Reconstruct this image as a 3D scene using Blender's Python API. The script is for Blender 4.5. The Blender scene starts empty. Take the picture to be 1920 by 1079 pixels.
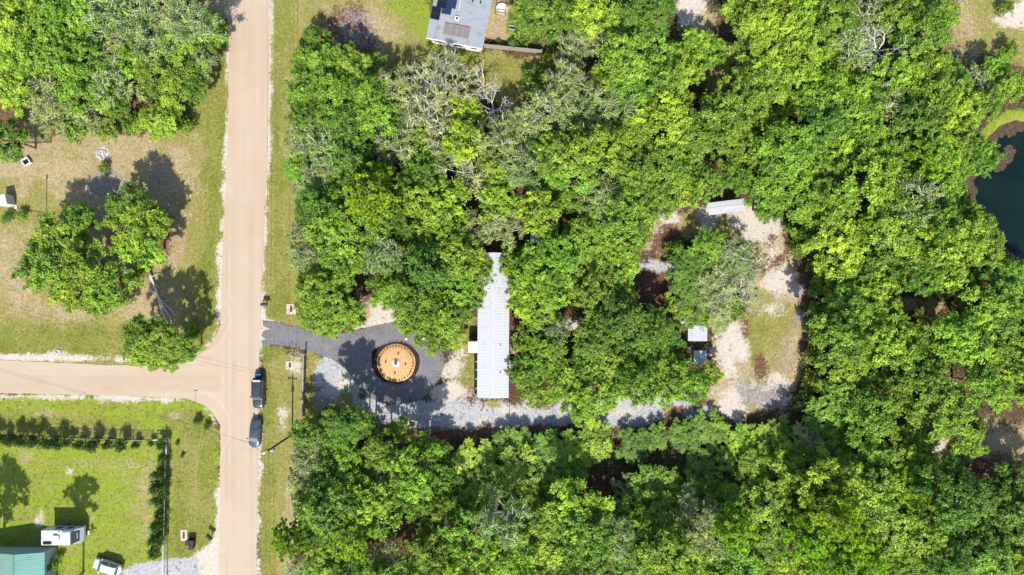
import bpy, bmesh, math, random
import numpy as np
from mathutils import Vector, Matrix
S = bpy.context.scene
COL = S.collection
PI = math.pi
# ---------------------------------------------------------------- camera, sky, sun, exposure
CAM_H = 107.0
PXM = 12.0                      # photo pixels per metre on the ground
cam = bpy.data.cameras.new('camera'); camo = bpy.data.objects.new('camera', cam); COL.objects.link(camo)
camo.location = (0, 0, CAM_H); camo.rotation_euler = (0, 0, 0)
cam.sensor_width = 36; cam.lens = 36 * CAM_H / (1920 / PXM); cam.clip_end = 4000
S.camera = camo
SUN_EL = 49.5
w = bpy.data.worlds.new('World'); S.world = w; w.use_nodes = True
wn = w.node_tree.nodes; wl = w.node_tree.links
sky = wn.new('ShaderNodeTexSky'); sky.sky_type = 'NISHITA'; sky.sun_disc = False
sky.sun_elevation = math.radians(SUN_EL); sky.sun_rotation = math.radians(180)
wn['Background'].inputs[1].default_value = 0.135
wl.new(sky.outputs[0], wn['Background'].inputs[0])
sl = bpy.data.lights.new('sun', 'SUN'); sl.energy = 4.6; sl.angle = math.radians(0.5); sl.color = (1, .955, .88)
so = bpy.data.objects.new('sun', sl); COL.objects.link(so)
so.rotation_euler = (math.radians(90 - SUN_EL), 0, math.radians(-0.5))
S.view_settings.view_transform = 'Standard'; S.view_settings.look = 'None'
S.view_settings.exposure = 0.96; S.view_settings.gamma = 1; S.view_settings.use_curve_mapping = False
S.cycles.max_bounces = 6; S.cycles.transparent_max_bounces = 4

def P(px, py, z=0.0):           # the ground plan point that stands at this spot of the survey photo at height z
    k = (CAM_H - z) / CAM_H / PXM
    return ((px - 960) * k, (539.5 - py) * k)
def toppx(x, y): return (960 + x * PXM, 539.5 - y * PXM)

# ---------------------------------------------------------------- materials
class NT:
    def __init__(s, name):
        s.m = bpy.data.materials.new(name); s.m.use_nodes = True
        s.t = s.m.node_tree; s.t.nodes.clear()
        s.out = s.n('ShaderNodeOutputMaterial')
    def n(s, typ, **kw):
        x = s.t.nodes.new(typ)
        for k, v in kw.items(): setattr(x, k, v)
        return x
    def l(s, a, b): s.t.links.new(a, b)
    def val(s, sock, v):
        if hasattr(v, 'links') or hasattr(v, 'is_linked'): s.l(v, sock)
        else: sock.default_value = v
    def mapc(s, scale=(1, 1, 1), coord='Object', rot=(0,0,0)):
        tc = s.n('ShaderNodeTexCoord'); mp = s.n('ShaderNodeMapping')
        mp.inputs['Scale'].default_value = scale; mp.inputs['Rotation'].default_value = rot; s.l(tc.outputs[coord], mp.inputs[0]); return mp.outputs[0]
    def noise(s, scale, detail=4, rough=.6, vec=None, out=0):
        x = s.n('ShaderNodeTexNoise'); x.inputs['Scale'].default_value = scale
        x.inputs['Detail'].default_value = detail; x.inputs['Roughness'].default_value = rough
        s.l(vec if vec is not None else s.mapc(), x.inputs['Vector']); return x.outputs[out]
    def math(s, op, a, b=0.0, c=0.0, clamp=False):
        x = s.n('ShaderNodeMath', operation=op, use_clamp=clamp)
        for i, v in enumerate((a, b, c)): s.val(x.inputs[i], v)
        return x.outputs[0]
    def ramp(s, f, lo, hi, a=0.0, b=1.0):
        x = s.n('ShaderNodeMapRange', clamp=True); s.val(x.inputs[0], f)
        for i, v in zip((1, 2, 3, 4), (lo, hi, a, b)): x.inputs[i].default_value = v
        return x.outputs[0]
    def mix(s, f, a, b, mode='MIX'):
        x = s.n('ShaderNodeMix', data_type='RGBA', blend_type=mode)
        s.val(x.inputs[0], f)
        for i, v in ((6, a), (7, b)):
            s.val(x.inputs[i], (*v, 1) if isinstance(v, tuple) and len(v) == 3 else v)
        return x.outputs[2]
    def bsdf(s, col, rough=.8, spec=.3, metal=0.0, bump=None, bstr=.3, bdist=.05):
        b = s.n('ShaderNodeBsdfPrincipled')
        s.val(b.inputs['Base Color'], (*col, 1) if isinstance(col, tuple) and len(col) == 3 else col)
        s.val(b.inputs['Roughness'], rough); b.inputs['Specular IOR Level'].default_value = spec
        b.inputs['Metallic'].default_value = metal
        if bump is not None:
            bp = s.n('ShaderNodeBump'); bp.inputs['Strength'].default_value = bstr; bp.inputs['Distance'].default_value = bdist
            s.l(bump, bp.inputs['Height']); s.l(bp.outputs[0], b.inputs['Normal'])
        return b
    def done(s, sh): s.l(sh.outputs[0], s.out.inputs[0]); return s.m

def simple(name, col, rough=.7, spec=.3, metal=0.0, var=.25, scale=3.0, dirt=None):
    t = NT(name); nz = t.noise(scale, 5, .65)
    lo = tuple(c * (1 - var) for c in col); hi = tuple(min(1, c * (1 + var)) for c in col)
    c = t.mix(t.ramp(nz, .3, .7), lo, hi)
    if dirt:
        c = t.mix(t.ramp(t.noise(scale * .37, 6, .7), .5, .75, 0, .7), c, dirt)
    return t.done(t.bsdf(c, rough, spec, metal, bump=nz, bstr=.15, bdist=.02))

M = {}
def ground_mat():
    t = NT('ground_cover')
    A = t.n('ShaderNodeAttribute', attribute_name='maskA'); B = t.n('ShaderNodeAttribute', attribute_name='maskB')
    sa = t.n('ShaderNodeSeparateColor'); t.l(A.outputs[0], sa.inputs[0])
    sb = t.n('ShaderNodeSeparateColor'); t.l(B.outputs[0], sb.inputs[0])
    vec = t.mapc()
    n1 = t.noise(.6, 6, .7, vec); n2 = t.noise(2.2, 7, .85, vec); n3 = t.noise(4.2, 5, .9, vec); n4 = t.noise(.14, 6, .75, vec)
    mixn = t.math('ADD', t.math('MULTIPLY', n1, .45), t.math('MULTIPLY', n2, .55))
    mixs = t.ramp(t.math('ADD', t.math('MULTIPLY', t.noise(2.4, 8, .82, vec), .6), t.math('MULTIPLY', n1, .4)), .34, .66, .14, .86)
    def tex(dark, mid, light, f=n3):
        c = t.mix(t.ramp(f, .36, .50), dark, mid); return t.mix(t.ramp(n2, .47, .62), c, light)
    col = tex((.022, .012, .007), (.060, .034, .019), (.13, .085, .052))
    def over(col, w, c2, k=1.1, sharp=3.5):
        # patchy border: the mask is pushed about by the noise before it is cut
        th = t.math('SUBTRACT', w, mixs)
        return t.mix(t.ramp(th, -.13, .13), col, c2)
    rust = tex((.040, .018, .012), (.095, .047, .029), (.17, .10, .066))
    straw = tex((.135, .096, .050), (.255, .195, .105), (.36, .295, .185))
    dry = tex((.080, .078, .018), (.165, .155, .036), (.255, .225, .085))
    green = tex((.050, .064, .010), (.112, .132, .019), (.175, .180, .036))
    lush = tex((.075, .105, .010), (.155, .205, .018), (.21, .245, .030))
    mow = t.noise(.9, 4, .7, t.mapc((.10, 1, 1))); mow2 = t.noise(.9, 4, .7, t.mapc((1, .08, 1)))
    green = t.mix(t.ramp(mow2, .5, .62, 0, .55), green, dry)
    green = t.mix(t.ramp(n4, .42, .62, 0, .8), green, dry)
    lush = t.mix(t.ramp(mow, .50, .62, 0, .6), lush, (.17, .165, .04))
    lush = t.mix(t.ramp(n4, .5, .66, 0, .6), lush, green)
    lush = t.mix(t.ramp(t.noise(.45, 7, .8, vec), .56, .66, 0, .75), lush, (.25, .225, .12))
    dry = t.mix(t.ramp(mow2, .5, .6, 0, .5), dry, (.24, .195, .095))
    straw = t.mix(t.ramp(n4, .46, .6, 0, .75), straw, dry)
    grey = tex((.21, .208, .214), (.265, .265, .274), (.37, .365, .365))
    grey = t.mix(t.ramp(n4, .5, .62, 0, .6), grey, (.33, .315, .30))
    grey = t.mix(t.ramp(t.noise(1.7, 8, .85, vec), .55, .60, 0, .85), grey, (.05, .036, .03))
    sand = tex((.315, .268, .222), (.375, .325, .275), (.45, .412, .365))
    sand = t.mix(t.ramp(t.noise(2.0, 8, .88, vec), .56, .62, 0, .8), sand, (.17, .12, .08))
    ashen = tex((.08, .068, .066), (.175, .150, .145), (.29, .265, .255))
    for w_, c_ in ((sb.outputs[1], rust), (sb.outputs[0], straw), (sa.outputs[1], dry), (sa.outputs[0], green), (sb.outputs[2], lush), (A.outputs['Alpha'], ashen), (B.outputs['Alpha'], grey), (sa.outputs[2], sand)):
        col = over(col, w_, c_)
    h = t.math('ADD', t.math('MULTIPLY', n3, .5), n2)
    return t.done(t.bsdf(col, .95, .1, bump=h, bstr=.8, bdist=.12))

def leaf_mat(name, trans=.34, rough=.5, spec=.35):
    t = NT(name)
    oi = t.n('ShaderNodeObjectInfo'); at = t.n('ShaderNodeAttribute', attribute_name='v')
    hs = t.n('ShaderNodeHueSaturation')
    v = at.outputs['Fac']
    t.l(oi.outputs['Color'], hs.inputs['Color'])
    t.l(t.ramp(v, 0, 1, .515, .485), hs.inputs['Hue']); t.l(t.ramp(v, 0, 1, .45, 1.55), hs.inputs['Value'])
    b = t.bsdf(hs.outputs[0], rough, spec)
    tr = t.n('ShaderNodeBsdfTranslucent')
    t.l(t.mix(1.0, hs.outputs[0], (1.15, 1.25, .5), 'MULTIPLY'), tr.inputs[0])
    mx = t.n('ShaderNodeMixShader'); mx.inputs[0].default_value = trans
    t.l(b.outputs[0], mx.inputs[1]); t.l(tr.outputs[0], mx.inputs[2])
    return t.done(mx)

def tint_mat(name):
    t = NT(name); at = t.n('ShaderNodeAttribute', attribute_name='tint')
    b = t.bsdf(at.outputs['Color'], .7, .2); tr = t.n('ShaderNodeBsdfTranslucent'); t.l(at.outputs['Color'], tr.inputs[0])
    mx = t.n('ShaderNodeMixShader'); mx.inputs[0].default_value = .3
    t.l(b.outputs[0], mx.inputs[1]); t.l(tr.outputs[0], mx.inputs[2]); return t.done(mx)

def arcs(t, px, py, r0, r1):
    # wheel arcs worn round a corner of the junction
    cx, cy = P(px, py); tc = t.n('ShaderNodeTexCoord'); d = t.n('ShaderNodeVectorMath', operation='DISTANCE')
    t.l(tc.outputs['Object'], d.inputs[0]); d.inputs[1].default_value = (cx, cy, 0); r = d.outputs['Value']
    cb = t.n('ShaderNodeCombineXYZ'); t.l(t.math('ADD', r, t.math('MULTIPLY', t.noise(.25, 3, .6), 2.2)), cb.inputs[0])
    n = t.noise(1.5, 4, .7, cb.outputs[0])
    m = t.math('MULTIPLY', t.ramp(r, r0, r0 + 1.5), t.ramp(r, r1 - 3, r1, 1, 0))
    return t.math('MULTIPLY', t.ramp(n, .45, .62), m), t.math('MULTIPLY', t.ramp(n, .40, .28), m)
def road_mat(name, along):
    t = NT(name)
    sc = (1, .02, 1) if along == 'y' else (.02, 1, 1)
    vs = t.mapc(sc); s1 = t.noise(1.3, 5, .6, vs); s2 = t.noise(6, 3, .6, vs)
    v = t.mapc(); n1 = t.noise(.35, 5, .65, v); n2 = t.noise(9, 4, .7, v)
    c = t.mix(t.ramp(s1, .3, .7), (.315, .250, .186), (.342, .274, .206))
    c = t.mix(t.ramp(s2, .58, .7, 0, .12), c, (.27, .20, .138))
    c = t.mix(t.ramp(n1, .35, .7, 0, .4), c, (.375, .295, .215))
    c = t.mix(t.ramp(n2, .62, .72, 0, .3), c, (.25, .185, .13))
    c = t.mix(t.ramp(t.noise(.13, 5, .7, t.mapc((1, .35, 1) if along == 'y' else (.35, 1, 1))), .45, .62, 0, .45), c, (.295, .222, .155))
    for q in ((352, 600, 4.4, 9.5), (352, 806, 4.2, 9.5)):
        a, b = arcs(t, *q); c = t.mix(t.math('MULTIPLY', a, .5), c, (.40, .325, .25)); c = t.mix(t.math('MULTIPLY', b, .5), c, (.235, .17, .115))
    rut = t.noise(.75, 2, .5, t.mapc((1, .006, 1) if along == 'y' else (.006, 1, 1))); wob = t.ramp(t.noise(.09, 3, .6, v), .35, .6)
    c = t.mix(t.math('MULTIPLY', t.ramp(rut, .48, .58, 0, .5), wob), c, (.285, .21, .145))
    return t.done(t.bsdf(c, .95, .1, bump=t.math('ADD', n2, s2), bstr=.25, bdist=.04))

def asphalt_mat():
    t = NT('asphalt'); v = t.mapc()
    n1 = t.noise(.5, 5, .65, v); n2 = t.noise(16, 4, .7, v); n3 = t.noise(1.2, 4, .7, t.mapc((.25, 2.2, 1), rot=(0, 0, -.2)))
    c = t.mix(t.ramp(n1, .3, .7), (.105, .102, .112), (.145, .141, .150))
    c = t.mix(t.ramp(n3, .55, .75, 0, .5), c, (.19, .18, .175))
    c = t.mix(t.ramp(n2, .56, .66, 0, .5), c, (.09, .09, .1))
    c = t.mix(t.ramp(n2, .66, .74, 0, .6), c, (.22, .215, .215))
    return t.done(t.bsdf(c, .85, .25, bump=n2, bstr=.35, bdist=.03))

def metal_roof_mat(name, col, stain, amt=.6):
    t = NT(name); v = t.mapc(coord='Object')
    tc = t.n('ShaderNodeNewGeometry'); n = t.noise(.55, 6, .7, tc.outputs['Position']); n2 = t.noise(5, 5, .7, tc.outputs['Position'])
    c = t.mix(t.ramp(n, .52, .74, 0, amt), col, stain)
    c = t.mix(t.ramp(n2, .58, .75, 0, amt * .6), c, tuple(x * .5 for x in stain))
    return t.done(t.bsdf(c, .42, .5, .1, bump=n2, bstr=.05, bdist=.01))

def water_mat():
    t = NT('pond_water'); v = t.mapc(); n = t.noise(.18, 5, .6, v); n2 = t.noise(3, 3, .6, v)
    c = t.mix(t.ramp(n, .4, .7), (.002, .008, .008), (.005, .014, .010))
    c = t.mix(t.ramp(t.noise(.5, 5, .7, v), .6, .75, 0, .5), c, (.014, .017, .012))
    return t.done(t.bsdf(c, .12, .18, bump=n2, bstr=.06, bdist=.03))

M['ground'] = ground_mat()
M['leaf'] = leaf_mat('leaf'); M['needle'] = leaf_mat('needle', .25, .45, .4)
M['tint'] = tint_mat('grass_blades')
M['road'] = road_mat('road_sand', 'y'); M['side'] = road_mat('side_road_sand', 'x')
M['asphalt'] = asphalt_mat()
M['water'] = water_mat()
M['bark'] = simple('bark', (.16, .13, .105), .9, .1, scale=4)
M['palebark'] = simple('lichen_bark', (.42, .40, .36), .9, .1, scale=5)
M['deadbark'] = simple('weathered_bark', (.48, .46, .44), .9, .1, scale=5)
M['roof'] = metal_roof_mat('white_metal_roof', (.365, .372, .390), (.24, .25, .255), .35)
M['oldroof'] = metal_roof_mat('old_metal_roof', (.36, .365, .385), (.22, .215, .21), .8)
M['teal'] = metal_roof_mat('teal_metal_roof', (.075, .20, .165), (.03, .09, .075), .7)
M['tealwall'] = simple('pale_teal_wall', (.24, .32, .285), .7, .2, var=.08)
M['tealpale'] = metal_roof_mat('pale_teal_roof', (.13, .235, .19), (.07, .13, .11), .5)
M['shingle'] = metal_roof_mat('grey_shingle', (.235, .246, .266), (.085, .098, .104), .8)
M['siding'] = simple('siding', (.62, .60, .55), .6, .3, var=.08)
M['skirt'] = simple('skirting', (.30, .28, .25), .8)
M['white'] = simple('white_paint', (.46, .46, .46), .5, .4, var=.06, scale=2)
M['greywhite'] = simple('grey_white', (.33, .345, .345), .5, .4, var=.08, scale=2)
M['glass'] = simple('dark_glass', (.012, .018, .026), .06, .6, var=.1)
M['autoglass'] = simple('auto_glass', (.075, .115, .125), .12, .8, var=.1)  # pale teal base colour carries the sky's reflection in car windows
M['black'] = simple('black_plastic', (.012, .012, .013), .45, .4, var=.3)
M['rubber'] = simple('rubber', (.015, .015, .015), .85, .2)
M['carblack'] = simple('black_car_paint', (.022, .026, .034), .28, .6, var=.15)
M['carblue'] = simple('dark_blue_car_paint', (.03, .042, .062), .28, .6, var=.15)
M['carwhite'] = simple('white_car_paint', (.42, .435, .455), .2, .5, var=.04)
M['chrome'] = simple('rim_metal', (.45, .45, .46), .3, .5, .8)
M['red'] = simple('red_lens', (.25, .01, .01), .25, .5)
M['blue'] = simple('blue_plastic', (.05, .16, .42), .45, .4)
M['wood'] = simple('grey_weathered_wood', (.25, .22, .19), .9, .1, scale=6)
M['darkwood'] = simple('dark_stained_wood', (.075, .055, .045), .85, .2, scale=6)
M['redwood'] = simple('red_brown_wood', (.13, .05, .035), .8, .2, scale=6)
M['polewood'] = simple('pole_wood', (.06, .045, .035), .9, .1, scale=4)
M['steel'] = simple('galvanised_steel', (.34, .35, .36), .45, .5, .5)
M['darksteel'] = simple('black_coated_steel', (.022, .024, .024), .5, .4)
M['concrete'] = simple('pale_concrete', (.36, .305, .25), .9, .1, scale=2.5)
M['mulch'] = simple('dark_mulch', (.020, .013, .009), .95, .1, var=.7, scale=9)
M['orange'] = simple('orange_mulch', (.43, .262, .125), .95, .1, var=.25, scale=9)
M['orangechip'] = simple('orange_bark_chips', (.36, .20, .09), .95, .1, var=.5, scale=4)
M['stone'] = simple('white_stone', (.44, .43, .40), .7, .3, var=.1, scale=5)
M['soil'] = simple('soil', (.05, .035, .02), .95, .1)
M['algae'] = simple('brown_algae', (.060, .038, .022), .8, .2, var=.6, scale=3)
M['solar'] = simple('solar_cell', (.006, .007, .014), .15, .6, var=.2)
M['solarblue'] = simple('blue_solar_cell', (.012, .020, .055), .2, .6, var=.2)
M['brownpanel'] = simple('brown_collector', (.15, .125, .12), .4, .4, var=.15)
M['cable'] = simple('cable', (.03, .03, .03), .6, .3)
M['orangeclay'] = simple('clay', (.45, .16, .05), .8, .2)
M['rock'] = simple('grey_ash', (.33, .31, .33), .95, .1, var=.4, scale=5)

# ---------------------------------------------------------------- mesh helpers
class MB:
    def __init__(s): s.v = []; s.f = []
    def quad(s, *p):
        k = len(s.v); s.v += [tuple(q) for q in p]; s.f.append(tuple(range(k, k + len(p)))); return s
    def box(s, c, d, rz=0.0, tilt=None):
        R = Matrix.Rotation(rz, 3, 'Z')
        if tilt is not None: R = R @ tilt
        k = len(s.v)
        for z in (-.5, .5):
            for x, y in ((-.5, -.5), (.5, -.5), (.5, .5), (-.5, .5)):
                s.v.append(tuple(Vector(c) + R @ Vector((x * d[0], y * d[1], z * d[2]))))
        for q in ((3, 2, 1, 0), (4, 5, 6, 7), (0, 1, 5, 4), (1, 2, 6, 5), (2, 3, 7, 6), (3, 0, 4, 7)): s.f.append(tuple(k + i for i in q))
        return s
    def tube(s, p0, p1, r0, r1=None, n=6, caps=True):
        r1 = r0 if r1 is None else r1
        p0 = Vector(p0); p1 = Vector(p1); d = (p1 - p0)
        if d.length < 1e-6: return s
        d.normalize(); a = Vector((1, 0, 0)) if abs(d.x) < .8 else Vector((0, 1, 0))
        u = d.cross(a).normalized(); vv = d.cross(u); k = len(s.v)
        for p, r in ((p0, r0), (p1, r1)):
            for i in range(n):
                t = 2 * PI * i / n; s.v.append(tuple(p + (u * math.cos(t) + vv * math.sin(t)) * r))
        for i in range(n):
            j = (i + 1) % n; s.f.append((k + i, k + j, k + n + j, k + n + i))
        if caps: s.f.append(tuple(k + i for i in reversed(range(n)))); s.f.append(tuple(k + n + i for i in range(n)))
        return s
    def path(s, pts, r, n=3):
        for a, b in zip(pts[:-1], pts[1:]): s.tube(a, b, r, r, n, False)
        return s
    def prism(s, poly, z0, z1):
        k = len(s.v); n = len(poly)
        for z in (z0, z1): s.v += [(x, y, z) for x, y in poly]
        s.f.append(tuple(k + n + i for i in range(n))); s.f.append(tuple(k + i for i in reversed(range(n))))
        for i in range(n):
            j = (i + 1) % n; s.f.append((k + i, k + j, k + n + j, k + n + i))
        return s
    def lathe(s, prof, n=16, c=(0, 0)):
        k = len(s.v)
        for r, z in prof:
            for i in range(n):
                t = 2 * PI * i / n; s.v.append((c[0] + r * math.cos(t), c[1] + r * math.sin(t), z))
        for a in range(len(prof) - 1):
            for i in range(n):
                j = (i + 1) % n; s.f.append((k + a * n + i, k + a * n + j, k + (a + 1) * n + j, k + (a + 1) * n + i))
        return s
    def mesh(s, name, mat=None, smooth=False):
        me = bpy.data.meshes.new(name); me.from_pydata(s.v, [], s.f)
        if mat: me.materials.append(M[mat] if isinstance(mat, str) else mat)
        if smooth: me.shade_smooth()
        return me
    def build(s, name, mat, parent=None, smooth=False, bevel=0):
        return link(name, s.mesh(name, mat, smooth), parent, bevel=bevel)
def link(name, me, parent=None, loc=None, rz=None, bevel=0):
    o = bpy.data.objects.new(name, me); COL.objects.link(o)
    if parent is not None: o.parent = parent
    if loc is not None: o.location = loc
    if rz is not None: o.rotation_euler = (0, 0, rz)
    if bevel:
        b = o.modifiers.new('edge', 'BEVEL'); b.width = bevel; b.segments = 2
    return o
def tag(o, label, cat=None, group=None):
    o['label'] = label
    if cat: o['category'] = cat
    if group: o['group'] = group
    return o
def kind(o, k): o['kind'] = k; return o
def root(name, loc, rz, label, cat, group=None):
    e = bpy.data.objects.new(name, None); COL.objects.link(e); e.empty_display_size = .3
    e.location = (loc[0], loc[1], loc[2] if len(loc) > 2 else 0); e.rotation_euler = (0, 0, rz)
    return tag(e, label, cat, group)
def copy_tree(o, parent=None):
    c = o.copy(); COL.objects.link(c)
    if parent is not None: c.parent = parent
    for ch in o.children: copy_tree(ch, c)
    return c
def npmesh(name, V, Q, mat, attr=None, tint=None):
    V = np.asarray(V, np.float32); Q = np.asarray(Q, np.int32); k = Q.shape[1]
    me = bpy.data.meshes.new(name)
    me.vertices.add(len(V)); me.vertices.foreach_set('co', V.ravel())
    me.loops.add(Q.size); me.loops.foreach_set('vertex_index', Q.ravel())
    me.polygons.add(len(Q)); me.polygons.foreach_set('loop_start', np.arange(0, Q.size, k, dtype=np.int32))
    me.update(calc_edges=True)
    if attr is not None:
        a = me.attributes.new('v', 'FLOAT', 'FACE'); a.data.foreach_set('value', np.asarray(attr, np.float32))
    if tint is not None:
        a = me.attributes.new('tint', 'FLOAT_COLOR', 'FACE'); a.data.foreach_set('color', np.asarray(tint, np.float32).ravel())
    me.materials.append(M[mat]); return me

# ---------------------------------------------------------------- value noise, masks
rs = np.random.default_rng(7)
_G = rs.random((256, 256))
def vnoise(x, y):
    xi = np.floor(x).astype(int); yi = np.floor(y).astype(int); fx = x - xi; fy = y - yi
    fx = fx * fx * (3 - 2 * fx); fy = fy * fy * (3 - 2 * fy)
    g = lambda a, b: _G[a % 256, b % 256]
    return (g(xi, yi) * (1 - fx) + g(xi + 1, yi) * fx) * (1 - fy) + (g(xi, yi + 1) * (1 - fx) + g(xi + 1, yi + 1) * fx) * fy
def fbm(x, y, s, o=4):
    t = 0; a = .5
    for i in range(o): t = t + a * (vnoise(x / s + 17 * i, y / s + 31 * i) - .5); a *= .55; s *= .5
    return t * 2
def sd_poly(poly, x, y):
    d = np.full(x.shape, 1e9); ins = np.zeros(x.shape, bool)
    n = len(poly)
    for i in range(n):
        ax, ay = poly[i]; bx, by = poly[(i + 1) % n]
        ex, ey = bx - ax, by - ay; t = np.clip(((x - ax) * ex + (y - ay) * ey) / (ex * ex + ey * ey + 1e-9), 0, 1)
        d = np.minimum(d, (x - ax - t * ex) ** 2 + (y - ay - t * ey) ** 2)
        c = ((ay > y) != (by > y)) & (x < (bx - ax) * (y - ay) / (by - ay + 1e-12) + ax); ins ^= c
    d = np.sqrt(d); return np.where(ins, d, -d)
def sd_line(pts, r, x, y):
    d = np.full(x.shape, 1e9)
    for (ax, ay), (bx, by) in zip(pts[:-1], pts[1:]):
        ex, ey = bx - ax, by - ay; t = np.clip(((x - ax) * ex + (y - ay) * ey) / (ex * ex + ey * ey), 0, 1)
        d = np.minimum(d, (x - ax - t * ex) ** 2 + (y - ay - t * ey) ** 2)
    return r - np.sqrt(d)
def sd_blob(cx, cy, rx, ry, x, y): return (1 - np.sqrt(((x - cx) / rx) ** 2 + ((y - cy) / ry) ** 2)) * min(rx, ry)

POND = [(1935, 224), (1905, 222), (1878, 232), (1855, 252), (1836, 282), (1815, 318), (1800, 352), (1812, 372), (1832, 392), (1848, 420), (1872, 448), (1892, 478), (1935, 500), (2060, 480), (2140, 380), (2100, 270), (2010, 225)]
CLEAR = [(1215, 415), (1255, 395), (1330, 390), (1400, 393), (1450, 412), (1475, 455), (1500, 500), (1516, 560), (1508, 640), (1505, 710), (1480, 760), (1430, 795), (1380, 785), (1340, 760), (1345, 700), (1335, 655), (1345, 610), (1385, 560), (1425, 520), (1420, 480), (1385, 445), (1330, 440), (1280, 455), (1240, 480), (1200, 470)]
TRACK = [(628, 700), (660, 745), (720, 775), (800, 785), (880, 782), (960, 783), (1040, 785), (1110, 775), (1180, 765), (1260, 755), (1330, 760)]
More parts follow.
